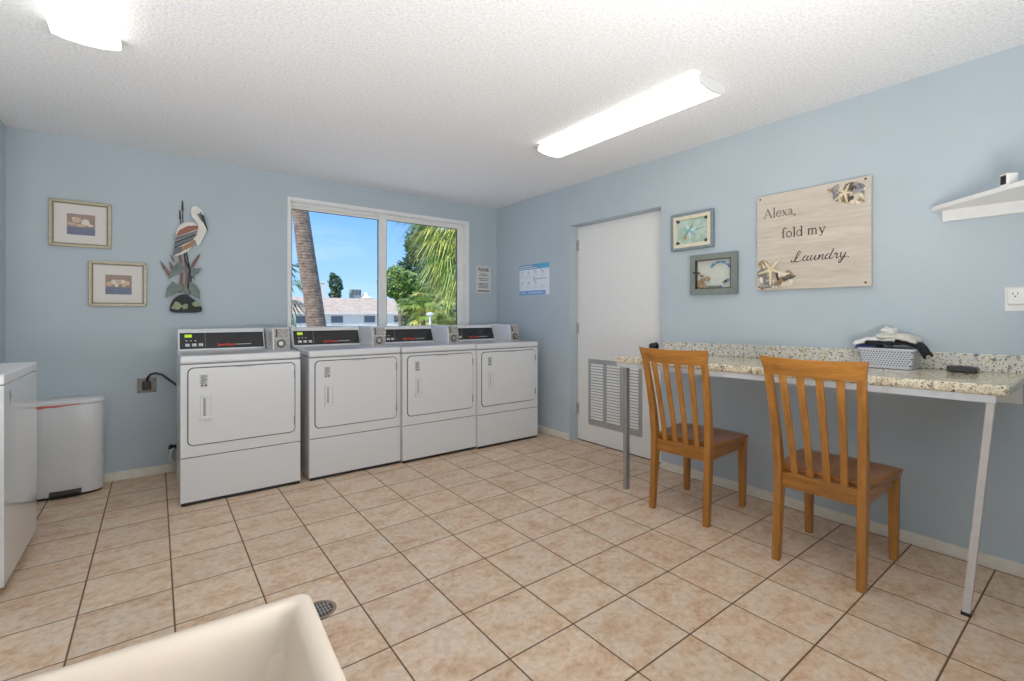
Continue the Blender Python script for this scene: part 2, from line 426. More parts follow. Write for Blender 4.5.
M_RED = plain('red_lettering', rgb(206, 52, 40), 0.5)
M_GREYTXT = plain('pale_lettering', rgb(190, 190, 192), 0.5)
def make_dryer():
    t = thing('dryer', 'x', 'dryer', (0, 0, 0), 0, 'coin-operated dryers under the window')
    W = 0.35
    body = MB().box(-W, W, 0.012, 0.71, 0.014, 0.892).build('cabinet', M_WHITE, t, bevel=0.006)
    up = MB()
    up.box(-W, W, 0, 0.012, 0.304, 0.887); up.build('front_panel', M_WHITE, t, bevel=0.003)
    MB().box(-W, W, 0, 0.012, 0.022, 0.299).build('kick_panel', M_WHITE, t, bevel=0.003)
    MB().box(-W + 0.004, W - 0.004, 0.006, 0.014, 0.29, 0.31).build('panel_seam', M_GAP, t)
    MB().box(-W + 0.004, W - 0.004, 0.004, 0.014, 0.884, 0.895).build('lid_seam', plain('grey_seam', rgb(120, 120, 122), 0.6), t)
    MB().box(-W - 0.002, W + 0.002, -0.003, 0.712, 0.894, 0.943).build('top', M_WHITE, t, bevel=0.014, seg=3)
    MB().prism(rrect(-0.315, 0.316, 0.374, 0.870, 0.034), 'y', -0.0015, 0.001).build('door_seal', M_GAP, t)
    d = MB().prism(rrect(-0.309, 0.310, 0.380, 0.864, 0.03), 'y', -0.010, 0.0).build('door', M_WHITE, t, bevel=0.003)
    h = MB(); hx, hz0, hz1 = -0.216, 0.54, 0.69
    h.box(hx - 0.030, hx - 0.016, -0.024, -0.010, hz0, hz1); h.box(hx + 0.024, hx + 0.034, -0.015, -0.010, hz0, hz1)
    h.box(hx - 0.016, hx + 0.024, -0.020, -0.010, hz1 - 0.014, hz1); h.box(hx - 0.034, hx + 0.036, -0.028, -0.010, hz0 - 0.004, hz0 + 0.014)
    hd = h.build('handle', M_WHITE, d, bevel=0.003)
    MB().box(hx - 0.016, hx - 0.001, -0.0118, -0.010, hz0 + 0.018, hz1 - 0.02).build('grip_shade', plain('shadow_grey', rgb(160, 160, 162), 0.6), d)  # shade beside the grip ridge, put in as a thin grey strip
    tag(sticker(-0.251, -0.205, 0.742, 0.823, -0.0109).build('instruction_sticker', M_STICK, d), 'black and white printed sticker')
    for z in (0.46, 0.79): MB().box(0.305, 0.314, -0.012, -0.002, z - 0.03, z + 0.03).build('hinge', plain('grey_seam', rgb(120, 120, 122), 0.6), d)
    vt = MB()
    vt.prism([(-0.06, 0.866), (0.07, 0.866), (0.06, 0.858), (-0.05, 0.858)], 'y', -0.0108, -0.0095)
    vt.build('finger_notch', plain('shadow_grey', rgb(160, 160, 162), 0.6), d)
    # control console
    yb, yt, z0, z1 = 0.530, 0.595, 0.943, 1.10
    MB().prism([(yb, z0), (yt, z1), (0.70, z1), (0.71, z0)], 'x', -0.346, 0.214).build('console', M_WHITE, t, bevel=0.008, seg=2)
    sl = math.atan2(yt - yb, z1 - z0)
    pl = bpy.data.objects.new('display_panel', None)
    def slope(name, mat, x0, x1, v0, v1, h0, h1, par):
        L = math.hypot(yt - yb, z1 - z0); dy, dz = (yt - yb) / L, (z1 - z0) / L; ny, nz = -dz, dy
        def P(x, v, h): return (x, yb + dy * v * L + ny * h, z0 + dz * v * L + nz * h)
        q = ((x0, v0), (x1, v0), (x1, v1), (x0, v1))
        return MB().hexa([P(x, v, h0) for x, v in q], [P(x, v, h1) for x, v in q]).build(name, mat, par)
    bpy.data.objects.remove(pl)
    pn = tag(slope('control_panel', M_GLOSSBLACK, -0.335, 0.203, 0.08, 0.81, 0.0, 0.002, t), 'glossy black control panel')
    x0, x1 = -0.335, 0.203; w_ = x1 - x0
    slope('display', M_LED, x0 + 0.055 * w_, x0 + 0.135 * w_, 0.60, 0.73, 0.002, 0.003, pn)
    for k in range(3):
        bx = x0 + (0.06 + 0.075 * k) * w_
        slope('button', plain('light_button', rgb(196, 196, 196), 0.4), bx, bx + 0.05 * w_, 0.19, 0.31, 0.002, 0.006, pn)
    slope('divider', plain('grey_seam', rgb(120, 120, 122), 0.6), x0 + 0.285 * w_, x0 + 0.29 * w_, 0.14, 0.80, 0.002, 0.003, pn)
    for k in range(3):
        slope('indicator', M_GREYTXT, x0 + (0.065 + 0.05 * k) * w_, x0 + (0.085 + 0.05 * k) * w_, 0.43, 0.47, 0.002, 0.003, pn)
    a = text_mesh('brand_lettering', 'Speed Queen', 0.026, M_RED, pn, (x0 + 0.535 * w_, 0, 0), shear=0.25, bold=0.0008, squash=0.82)
    L = math.hypot(yt - yb, z1 - z0); dy, dz = (yt - yb) / L, (z1 - z0) / L
    a.location = (x0 + 0.535 * w_, yb + dy * 0.19 * L - dz * 0.003, z0 + dz * 0.19 * L + dy * 0.003); a.rotation_euler = (-sl, 0, 0)
    slope('caption_line', M_GREYTXT, x0 + 0.655 * w_, x0 + 0.84 * w_, 0.225, 0.25, 0.002, 0.003, pn)
    # coin meter
    cx0, cx1 = 0.222, 0.338
    cb = MB().prism([(0.278, z0), (0.282, 1.03), (0.30, 1.10), (0.32, 1.106), (0.70, 1.106), (0.71, z0)], 'x', cx0, cx1).build('coin_box', M_WHITE, t, bevel=0.004)
    MB().box(cx0 + 0.008, cx1 - 0.006, 0.272, 0.283, z0 + 0.004, 1.026).build('lock_plate', M_COIN, cb, bevel=0.002)
    MB().prism([(0.276, 1.030), (0.292, 1.098), (0.305, 1.098), (0.29, 1.030)], 'x', cx0 + 0.008, cx1 - 0.006).build('coin_plate', M_COIN, cb, bevel=0.002)
    MB().prism([(0.274, 1.036), (0.289, 1.094), (0.293, 1.094), (0.279, 1.036)], 'x', cx0 + 0.022, cx0 + 0.030).build('coin_slot', M_BLACK, cb)
    MB().lathe([(0.030, 0.273), (0.030, 0.266), (0.022, 0.264)], 18, ((cx0 + cx1) / 2 - 0.004, 0, 0.988), 'y').build('lock_ring', M_DARKSTEEL, cb)
    MB().lathe([(0.019, 0.266), (0.019, 0.259), (0.008, 0.257)], 18, ((cx0 + cx1) / 2 - 0.004, 0, 0.988), 'y').build('lock', M_STEEL, cb)
    for sx in (-1, 1):
        for yy in (0.05, 0.66):
            MB().lathe([(0.022, 0.0), (0.022, 0.008), (0.012, 0.009), (0.012, 0.014)], 12, (sx * (W - 0.05), yy, 0)).build('foot', M_BLACK, t)
    MB().box(-W + 0.03, W - 0.03, 0.05, 0.68, 0.004, 0.014).build('base_pan', M_BLACK, t)
    MB().box(-W + 0.005, W - 0.005, 0.004, 0.02, 0.003, 0.024).build('toe_shadow', M_BLACK, t)  # black strip standing in for the shadow line under the dryer
    return t
dry = make_dryer()
spots = [(-2.690, -0.878, 'white coin-operated dryer beside the wall outlet and trash can, first from the left'),
         (-1.930, -0.878, 'white coin-operated dryer in front of the left window pane, second from the left'),
         (-1.222, -0.905, 'white coin-operated dryer below the right window pane, third from the left'),
         (-0.517, -0.930, 'white coin-operated dryer in the corner by the laundry notices, farthest right')]
for i, (x, y, lab) in enumerate(spots):
    o = dry if i == 0 else copy_tree(dry)
    o.location = (x, y, 0); o['label'] = lab

# ------------------------------------------------------------------ washer on the left
t = thing('washing_machine', 'glossy white washing machine at the left edge, reflecting the trash can', 'washing machine', (-4.02, -1.226, 0))
hx, hy = 0.345, 0.348
MB().box(-hx + 0.02, hx - 0.004, -hy + 0.002, hy - 0.002, 0.045, 0.902).build('cabinet', M_WASHER, t, bevel=0.004)
MB().box(hx - 0.006, hx, -hy + 0.006, hy, 0.045, 0.899).build('front_panel', M_WASHER, t, bevel=0.002)
MB().box(-hx, hx + 0.002, -hy, hy + 0.002, 0.905, 0.949).build('top', plain('satin_white_enamel', rgb(222, 223, 225), 0.4, var=0.01, scale=3), t, bevel=0.006, seg=3)
MB().box(-hx + 0.03, hx - 0.01, -hy + 0.01, hy - 0.01, 0.896, 0.909).build('lid_seam', M_GAP, t)
MB().prism(rrect(-0.16, hx - 0.06, -0.27, 0.27, 0.05), 'z', 0.948, 0.9498).build('lid', plain('satin_white_enamel', rgb(222, 223, 225), 0.4, var=0.01, scale=3), t, bevel=0.003)
MB().prism([(-hx, 0.949), (-hx + 0.13, 0.949), (-hx + 0.09, 1.09), (-hx, 1.10)], 'y', -hy + 0.005, hy - 0.005).build('console', M_WASHER, t, bevel=0.006)
MB().box(-hx + 0.04, hx - 0.04, -hy + 0.03, hy - 0.03, 0.012, 0.046).build('base_pan', M_BLACK, t)
for sx in (-1, 1):
    for sy in (-1, 1):
        MB().lathe([(0.022, 0), (0.022, 0.012), (0.012, 0.014), (0.012, 0.05)], 12, (sx * (hx - 0.06), sy * (hy - 0.06), 0)).build('foot', M_BLACK, t)
ws = sticker(-0.013, 0.013, -0.034, 0.034, -0.0012).build('instruction_sticker', M_STICK, t, loc=(hx + 0.0002, -hy + 0.112, 0.834)); ws.rotation_euler = (0, 0, PI / 2)

# ------------------------------------------------------------------ trash can
t = thing('trash_can', 'white oval step-on trash can with red liner beside the washer', 'trash can', (-3.634, -0.122, 0))
M_CAN = plain('white_plastic', rgb(214, 215, 216), 0.35, var=0.015)
def sup(hw, hd, z, n=3.0, k=44):
    r = []
    for i in range(k):
        a = 2 * PI * i / k; c_, s_ = math.cos(a), math.sin(a)
        r.append((hw * math.copysign(abs(c_) ** (2 / n), c_), hd * math.copysign(abs(s_) ** (2 / n), s_), z))
    return r
MB().loft([sup(0.182, 0.098, 0.014), sup(0.184, 0.099, 0.1), sup(0.186, 0.100, 0.4), sup(0.188, 0.101, 0.606)]).build('body', M_CAN, t, smooth=True, bevel=0.003, ang=60)
MB().loft([sup(0.176, 0.094, 0.0), sup(0.18, 0.096, 0.016)]).build('base', M_BLACK, t)
lb = MB(); so_, si_ = sup(0.1905, 0.1035, 0), sup(0.186, 0.099, 0)
LK = list(range(22, 36)); ht = [0.004, 0.012, 0.014, 0.013, 0.016, 0.015, 0.014, 0.017, 0.014, 0.012, 0.014, 0.008, 0.006, 0.001]
lb.loft([[(so_[k][0], so_[k][1], 0.611), (si_[k][0], si_[k][1], 0.611), (si_[k][0], si_[k][1], 0.611 - h_), (so_[k][0], so_[k][1], 0.611 - h_)] for k, h_ in zip(LK, ht)])
lb.build('bin_liner', plain('red_bag', rgb(206, 96, 92), 0.5), t)
MB().loft([sup(0.189, 0.102, 0.609), sup(0.191, 0.104, 0.614), sup(0.189, 0.102, 0.634), sup(0.18, 0.095, 0.640), sup(0.05, 0.02, 0.645)]).build('lid', M_CAN, t, smooth=True)
p = MB(); p.box(-0.075, 0.075, -0.125, -0.09, 0.012, 0.03)
pd = p.build('pedal', M_BLACK, t, bevel=0.004)
MB().hexa([(-0.078, -0.132, 0.028), (0.078, -0.132, 0.028), (0.078, -0.09, 0.046), (-0.078, -0.09, 0.046)], [(-0.078, -0.132, 0.034), (0.078, -0.132, 0.034), (0.078, -0.09, 0.052), (-0.078, -0.09, 0.052)]).build('tread', M_DARKSTEEL, pd, bevel=0.002)

# ------------------------------------------------------------------ outlet with cord, hose
t = thing('wall_outlet', 'grey steel wall outlet left of the dryers with a black plug in it', 'outlet', (-3.215, 0, 0.676))
MB().box(-0.058, 0.058, -0.006, 0, -0.055, 0.055).build('cover_plate', plain('tarnished_plate', rgb(128, 124, 118), 0.4, 0.6), t, bevel=0.002)
for sx in (-0.046, 0.046):
    for z in (-0.042, 0.042): MB().lathe([(0.005, -0.006), (0.004, -0.008)], 8, (sx, 0, z), 'y').build('screw', M_DARKSTEEL, t)
t2 = thing('power_cord', 'black power cord arching from the wall outlet to the dryer', 'cord', (-3.215, -0.006, 0.676))
MB().box(-0.026, 0.026, -0.04, 0.0, -0.032, 0.036).build('plug', M_BLACK, t2, bevel=0.006)
MB().tube([(0, -0.025, 0.03), (0.004, -0.03, 0.06), (0.022, -0.035, 0.084), (0.05, -0.04, 0.092), (0.09, -0.045, 0.078), (0.14, -0.05, 0.03), (0.178, -0.055, -0.006), (0.23, -0.07, -0.05), (0.29, -0.09, -0.1), (0.33, -0.12, -0.22), (0.34, -0.14, -0.4), (0.36, -0.14, -0.655)], 0.0085, 8).build('cable', M_BLACK, t2, smooth=True)
t = thing('gas_hose', 'short looped connector hose behind the left dryer near the floor', 'hose', (-3.05, -0.09, 0.10))
MB().tube([(0.04, 0.085, 0.09), (0.0, 0.04, 0.095), (-0.02, 0.01, 0.07), (-0.028, -0.005, 0.03), (-0.015, -0.01, -0.01), (0.02, -0.01, -0.03), (0.12, 0.0, -0.06), (0.2, 0.0, -0.095)], 0.014, 8).build('hose', plain('pale_hose', rgb(196, 194, 190), 0.4, 0.3), t, smooth=True)
MB().tube([(-0.03, 0.03, 0.105), (0.0, 0.04, 0.095), (0.02, 0.06, 0.09)], 0.018, 8).build('fitting', M_BLACK, t)

# ------------------------------------------------------------------ framed shell prints on the back wall
M_GOLD = plain('champagne_frame', rgb(176, 166, 142), 0.35, 0.35, 0.1, 40)
M_GOLDD = plain('bronze_frame_lip', rgb(122, 108, 84), 0.4, 0.3)
M_MAT = plain('cream_mat_board', rgb(222, 216, 210), 0.7, var=0.01)
M_PINK = plain('print_taupe', rgb(158, 136, 124), 0.7, var=0.12, scale=80)
M_BLUEP = plain('print_slate_blue', rgb(112, 120, 142), 0.7, var=0.12, scale=80)
M_SHW = plain('print_white', rgb(224, 216, 208), 0.7); M_SHT = plain('print_sand', rgb(206, 180, 152), 0.7)
def ring_frame(x0, x1, z0, z1, wd, y0, y1):
    b = MB()
    o = [(x0, z0), (x1, z0), (x1, z1), (x0, z1)]; i = [(x0 + wd, z0 + wd), (x1 - wd, z0 + wd), (x1 - wd, z1 - wd), (x0 + wd, z1 - wd)]
    for k in range(4):
        q = [o[k], o[(k + 1) % 4], i[(k + 1) % 4], i[k]]
        b.hexa([(x, y0, z) for x, z in q], [(x, y1, z) for x, z in q])
    return b
def ell(cx, cz, rx, rz, n=14, rot=0.0):
    return [(cx + rx * math.cos(2 * PI * k / n) * math.cos(rot) - rz * math.sin(2 * PI * k / n) * math.sin(rot), cz + rx * math.cos(2 * PI * k / n) * math.sin(rot) + rz * math.sin(2 * PI * k / n) * math.cos(rot)) for k in range(n)]
def shell_print(label, loc, kind):
    t = thing('framed_print', label, 'picture', loc, 0, 'framed shell prints')
    hw, hh = 0.1635, 0.162
    ring_frame(-hw, hw, -hh, hh, 0.020, 0.0, -0.022).build('frame', M_GOLD, t, bevel=0.004)
    ring_frame(-hw + 0.020, hw - 0.020, -hh + 0.020, hh - 0.020, 0.006, 0.0, -0.016).build('frame_lip', M_GOLDD, t)
    MB().box(-hw + 0.02, hw - 0.02, -0.006, 0, -hh + 0.02, hh - 0.02).build('mat_board', M_MAT, t)
    ax0, ax1, az0, az1 = -0.072, 0.075, -0.075, 0.07
    if kind: az1 = 0.066
    pr = MB(); pr.box(ax0, ax1, -0.007, -0.006, az0 + 0.052, az1, 0); pr.box(ax0, ax1, -0.007, -0.006, az0, az0 + 0.052, 1)
    y = -0.0075
    def E(cx, cz, rx, rz, mi, rot=0): pr.prism(ell(cx, cz, rx, rz, 14, rot), 'y', -0.007, y - 0.0002 * mi, mi)
    if kind == 0:
        E(-0.022, 0.028, 0.024, 0.020, 3, 0.3); E(-0.034, 0.036, 0.012, 0.012, 2); E(0.024, 0.014, 0.022, 0.024, 2, -0.2); E(0.022, 0.016, 0.006, 0.018, 0); E(-0.05, 0.0, 0.02, 0.01, 3); E(0.0, -0.008, 0.03, 0.010, 3); E(0.05, -0.004, 0.014, 0.008, 2)
    else:
        for k, (cx, cz) in enumerate(((-0.05, 0.0), (-0.025, 0.014), (0.0, 0.016), (0.025, 0.016), (0.048, 0.008), (-0.01, -0.006), (0.03, -0.006))): E(cx, cz, 0.017, 0.016 if k < 5 else 0.01, 2 if k % 2 else 3, 0.3 * k)
    pr.build('print', [M_PINK, M_BLUEP, M_SHW, M_SHT], t)
    return t
shell_print('gold-framed shell print, the upper one at far left', (-3.5805, -0.0, 1.838), 0)
shell_print('gold-framed shell print, the lower one beside the heron sculpture', (-3.3785, -0.0, 1.427), 1)

# ------------------------------------------------------------------ heron wall sculpture
t = thing('heron_sculpture', 'carved wooden heron wall sculpture standing among metal reeds and leaves', 'sculpture', (-2.98, 0.001, 1.65))
def hp(p): return (-3.2645 + p[0] * 0.001296 + 2.98, 2.174 - p[1] * 0.0016 - 1.65)
def cut(name, mat, polys, y0, y1, parent=t, bevel=0.003):
    b = MB()
    for k, q in enumerate(polys): b.prism([hp(p) for p in q], 'y', y0, y1 - 0.0006 * k)
    return b.build(name, mat, parent, bevel=bevel)
def sm(pts, n=4):     # closed Catmull-Rom smoothing
    out = []; m = len(pts)
    for i in range(m):
        p0, p1, p2, p3 = pts[i - 1], pts[i], pts[(i + 1) % m], pts[(i + 2) % m]
        for j in range(n):
            s_ = j / n
            out.append(tuple(0.5 * (2 * p1[a] + (p2[a] - p0[a]) * s_ + (2 * p0[a] - 5 * p1[a] + 4 * p2[a] - p3[a]) * s_ ** 2 + (3 * p1[a] - p0[a] - 3 * p2[a] + p3[a]) * s_ ** 3) for a in (0, 1)))
    return out
MW = plain('heron_white', rgb(226, 222, 214), 0.6, var=0.08); MRUST = plain('heron_rust', rgb(150, 92, 76), 0.6, var=0.15)
MGREY = plain('heron_slate', rgb(104, 108, 114), 0.6, var=0.15); MDK = plain('heron_dark', rgb(34, 38, 42), 0.5)
MBR = plain('heron_tan', rgb(160, 122, 88), 0.6, var=0.15); MLEAF = plain('patina_leaf', rgb(92, 104, 100), 0.45, 0.25, 0.25, 25)
MREED = plain('rust_reed', rgb(112, 82, 68), 0.5, 0.2, 0.2); MMOSS = plain('moss_leaf', rgb(140, 150, 116), 0.6, var=0.15)
hb = cut('body', MW, [sm([(172, 226), (182, 188), (215, 160), (260, 155), (288, 172), (286, 205), (272, 246), (240, 290), (200, 315), (163, 322), (164, 280)], 3)], -0.014, -0.034)
cut('neck', MW, [sm([(246, 100), (252, 82), (270, 74), (296, 86), (310, 104), (305, 116), (288, 108), (280, 116), (296, 140), (322, 160), (328, 185), (310, 226), (283, 268), (270, 240), (283, 200), (284, 165), (262, 140), (248, 120)], 3)], -0.018, -0.042, hb)
cut('beak', MDK, [[(294, 106), (312, 118), (333, 188), (324, 178), (300, 136)]], -0.022, -0.048, hb, 0.001)
cut('eye', MDK, [ell(296, 104, 4, 4, 8)], -0.03, -0.044, hb, 0)
wg = cut('wing', MRUST, [[(188, 200), (230, 176), (282, 168), (282, 186), (174, 232)]], -0.02, -0.040, hb, 0.001)
cut('grey_feathers', MGREY, [[(172, 236), (281, 190), (276, 206), (168, 254)], [(167, 264), (274, 216), (262, 232), (165, 284)], [(164, 290), (206, 274), (200, 306), (158, 324)]], -0.02, -0.039, wg, 0.001)
cut('dark_feathers', MDK, [[(169, 256), (276, 207), (274, 216), (167, 264)], [(165, 284), (262, 233), (256, 242), (165, 291)]], -0.02, -0.038, wg, 0.001)
cut('tan_feathers', MBR, [[(207, 276), (258, 242), (278, 244), (250, 276), (200, 302)]], -0.02, -0.0395, wg, 0.001)
for pts in ([(224, 296), (232, 340), (242, 385), (236, 440), (230, 500)], [(214, 298), (218, 340), (238, 380), (250, 420), (246, 500)]):
    MB().tube([(hp(p)[0], -0.024, hp(p)[1]) for p in pts], 0.005, 6).build('heron_leg', MDK, hb)
for pts, r in (([(206, 52), (207, 98), (208, 104), (208, 160)], [0.004, 0.007, 0.003, 0.003]), ([(194, 100), (195, 140), (196, 146), (197, 175)], [0.004, 0.006, 0.003, 0.003])):
    MB().tube([(hp(p)[0], -0.010, hp(p)[1]) for p in pts], r, 8).build('cattail', MDK, t)
for pts in ([(96, 348), (112, 362), (148, 408), (140, 424), (112, 384)], [(140, 350), (158, 366), (164, 396), (148, 384)], [(143, 316), (160, 330), (172, 352), (160, 350)], [(296, 302), (290, 326), (258, 378), (240, 398), (256, 352), (280, 314)]):
    cut('reed_blade', MREED, [pts], -0.016, -0.024, t, 0.001)
for pts in ([(188, 500), (196, 400), (186, 310), (200, 312), (210, 400), (206, 500)], [(214, 500), (222, 410), (214, 330), (222, 330), (234, 420), (230, 500)]):
    cut('reed_stem', MREED, [pts], -0.012, -0.022, t, 0.001)
for pts in ([(186, 348), (214, 378), (206, 400), (170, 416), (134, 438), (150, 400)], [(250, 372), (274, 380), (300, 374), (286, 400), (262, 416), (272, 440), (244, 410)],
            [(156, 446), (196, 466), (206, 480), (180, 500), (124, 526), (132, 480)], [(240, 440), (276, 462), (292, 490), (294, 530), (262, 514), (236, 486)], [(206, 456), (226, 470), (244, 500), (236, 520), (210, 490)]):
    cut('leaf', MLEAF, [pts], -0.022, -0.030, t, 0.001)
bs_ = cut('rock_base', plain('rock_black', rgb(20, 22, 24), 0.6), [sm([(148, 560), (170, 524), (212, 506), (250, 524), (292, 552), (300, 590), (226, 596), (152, 592)], 3)], -0.0, -0.042, t, 0.004)
for pts in ([(148, 576), (172, 542), (190, 548), (206, 566), (184, 582)], [(204, 562), (216, 552), (234, 556), (228, 576), (208, 580)], [(250, 552), (272, 536), (292, 544), (298, 564), (262, 566)]):
    cut('base_leaf', MMOSS, [pts], -0.04, -0.047, bs_, 0.001)

# ------------------------------------------------------------------ paper notices
M_PAPER = plain('white_paper', rgb(214, 212, 210), 0.7, var=0.01)
M_INK = plain('grey_ink', rgb(104, 104, 108), 0.7)
t = thing('paper_notice', 'narrow white PLEASE notice on the back wall right of the window', 'sign', (-0.187, 0.001, 1.608))
MB().box(-0.10, 0.10, -0.002, 0, -0.152, 0.152).build('sheet', M_PAPER, t)
text_mesh('heading', 'PLEASE', 0.052, M_TEXT, t, (0, -0.0026, 0.095), bold=0.0012, squash=0.88)
b = MB()
for z, hw in ((0.066, 0.05), (0.046, 0.06), (0.012, 0.07), (-0.008, 0.055), (-0.044, 0.07), (-0.060, 0.075), (-0.076, 0.06), (-0.092, 0.065)):
    x = -hw
    while x < hw:
        l = rnd.uniform(0.012, 0.03); b.box(x, min(x + l, hw), -0.0026, -0.002, z - 0.006, z + 0.004); x += l + 0.006
b.build('small_print', M_INK, t)
MB().box(-0.085, 0.085, -0.0026, -0.002, -0.138, -0.122).build('footer_line', M_INK, t)
t = thing('instruction_poster', 'white instruction poster with blue bands on the wall between corner and door', 'poster', (0, -0.6745, 1.577), -90)
MB().box(-0.2425, 0.2425, -0.002, 0, -0.161, 0.161).build('sheet', plain('poster_white', rgb(232, 236, 242), 0.5, var=0.01), t)
MB().box(-0.2425, 0.2425, -0.0028, -0.002, 0.108, 0.161).build('header_band', plain('poster_blue', rgb(96, 160, 206), 0.5), t)
MB().box(-0.2425, 0.185, -0.0028, -0.002, -0.161, -0.116).build('footer_band', plain('poster_deep_blue', rgb(112, 160, 220), 0.5), t)
MB().box(0.10, 0.2425, -0.0032, -0.0028, 0.108, 0.161).build('header_corner', plain('poster_aqua', rgb(80, 176, 206), 0.5), t)
b = MB()
for z, x0, x1 in ((0.142, -0.23, -0.02), (0.122, -0.23, 0.06), (-0.138, -0.21, -0.14), (-0.138, -0.09, 0.15)):
    x = x0
    while x < x1:
        l = rnd.uniform(0.015, 0.04); b.box(x, min(x + l, x1), -0.0036, -0.0028, z - 0.006, z + 0.006); x += l + 0.008
b.build('band_print', M_PAPER, t)
b = MB()
for r in range(2):
    for c_ in range(4):
        x = -0.2 + c_ * 0.115; z = 0.05 - r * 0.11
        if c_ < 3 or r == 0: b.prism(ell(x, z + 0.026, 0.016, 0.018, 10), 'y', -0.002, -0.0026)
        for j in range(3): b.box(x - 0.035, x + rnd.uniform(0.0, 0.04), -0.0026, -0.002, z - 0.008 - j * 0.012, z - 0.004 - j * 0.012)
b.build('small_print', plain('pale_ink', rgb(200, 206, 214), 0.6), t)
b = MB(); b.box(0.03, 0.19, -0.0026, -0.002, 0.003, 0.008); b.box(0.0, 0.012, -0.0026, -0.002, -0.02, 0.02); b.box(0.0, 0.012, -0.0026, -0.002, 0.085, 0.10); b.box(0.118, 0.128, -0.0026, -0.002, 0.08, 0.10)
b.build('diagram_mark', M_INK, t)

# ------------------------------------------------------------------ sea-glass shadow boxes on the right wall
M_BLUEGREY = plain('blue_grey_frame', rgb(122, 134, 142), 0.55, var=0.12); M_SAGE = plain('sage_grey_frame', rgb(116, 124, 118), 0.5, var=0.12)
M_CREAM = plain('cream_inner_frame', rgb(222, 212, 186), 0.6); M_SEAF = speckle_mat('seafoam_glass', rgb(164, 188, 172), rgb(184, 204, 192), 18, 0.5, 0.25)
M_SGB = plain('sea_glass_blue', rgb(132, 182, 190), 0.2); M_SGW = plain('sea_glass_white', rgb(214, 226, 220), 0.25); M_SGG = plain('sea_glass_green', rgb(120, 168, 148), 0.25)
M_COBALT = plain('cobalt_glass', rgb(104, 128, 172), 0.2); M_DRIFT = plain('driftwood', rgb(158, 132, 98), 0.8, var=0.4, scale=50); M_DKBR = plain('dark_bronze', rgb(62, 52, 40), 0.5)
t = thing('sea_glass_frame', 'blue-grey and cream frame with a sea-glass starburst, the upper of the two', 'picture', (0, -2.505, 1.823), -90)
ring_frame(-0.17, 0.17, -0.137, 0.137, 0.020, 0.0, -0.03).build('frame', M_BLUEGREY, t, bevel=0.003)
ring_frame(-0.15, 0.15, -0.117, 0.117, 0.026, 0.0, -0.024).build('inner_frame', M_CREAM, t)
bk = MB().box(-0.126, 0.126, -0.010, 0, -0.093, 0.093).build('backing', M_SEAF, t)
for k in range(7):
    a = 2 * PI * k / 7 + 0.25; l = 0.075 if k % 2 == 0 else 0.055
    ca, sa = math.cos(a), math.sin(a); cx, cz = -0.022, 0.004
    q = [(cx + 0.014 * ca - 0.010 * sa, cz + 0.014 * sa + 0.010 * ca), (cx + 0.014 * ca + 0.010 * sa, cz + 0.014 * sa - 0.010 * ca), (cx + l * ca, cz + l * sa)]
    MB().prism(q, 'y', -0.009, -0.016).build('glass_shard', (M_SGW, M_SGG, M_SGW, M_SGB, M_SGG, M_SGW, M_SGB)[k], t, bevel=0.001)
MB().ball((-0.022, -0.012, 0.004), (0.016, 0.008, 0.016)).build('glass_centre', M_SGB, t, smooth=True)
MB().prism([(0.03, 0.0), (0.11, 0.022), (0.03, 0.012)], 'y', -0.009, -0.014).build('glass_shard', M_SGG, t)
MB().prism(ell(-0.055, -0.042, 0.010, 0.016, 8, -0.4), 'y', -0.009, -0.016).build('pebble', plain('orange_pebble', rgb(176, 128, 84), 0.4), t)
for sx in (-1, 1):
    for sz in (-1, 1): MB().lathe([(0.012, -0.01), (0.012, -0.026), (0.006, -0.029)], 10, (sx * 0.115, 0, sz * 0.082), 'y').build('corner_stud', M_DKBR, t)
t = thing('sea_glass_frame', 'wide sage-grey frame with driftwood and blue pebbles, the lower of the two', 'picture', (0, -2.6735, 1.493), -90)
ring_frame(-0.1735, 0.1735, -0.144, 0.144, 0.040, 0.0, -0.035).build('frame', M_SAGE, t, bevel=0.003)
ring_frame(-0.135, 0.135, -0.106, 0.106, 0.006, 0.0, -0.034).build('inner_lip', M_DKBR, t)
MB().box(-0.134, 0.134, -0.005, 0, -0.104, 0.104).build('backing', plain('sand_backing', rgb(196, 200, 190), 0.6), t)
b = MB()
for k in range(16):
    x_ = -0.122 + rnd.uniform(0, 0.085); b.ball((x_, -0.014, -0.094 + rnd.uniform(0, 0.11) * (1 - 0.35 * (x_ + 0.122) / 0.085)), (rnd.uniform(0.008, 0.02), 0.010, rnd.uniform(0.006, 0.018)), 7, 5, 0, 0.9, k)
b.build('driftwood', M_DRIFT, t, smooth=False)
MB().tube([(-0.148, -0.036, 0.018), (-0.10, -0.028, 0.012)], 0.006, 6).build('twig', M_BLACK, t)
for k in range(13):
    a = math.radians(150 - k * 11); cx, cz = 0.045 + 0.075 * math.cos(a), 0.02 + 0.062 * math.sin(a)
    MB().ball((cx, -0.011, cz), (0.010, 0.007, 0.009), 8, 5, 0, 0.4, k).build('pebble', M_COBALT if k % 3 else M_SGB, t)
for k in range(14):
    x = 0.11 - k * 0.0125; z = -0.03 - min(k, 5) * 0.012 + rnd.uniform(-0.006, 0.004)
    MB().ball((x, -0.011, z), (0.011, 0.007, 0.010), 8, 5, 0, 0.5, k).build('pebble', (M_SGW, M_COBALT, M_DKBR, M_MOSS if False else MMOSS)[k % 4] if k < 6 else plain('sage_pebble', rgb(120, 128, 112), 0.5), t)

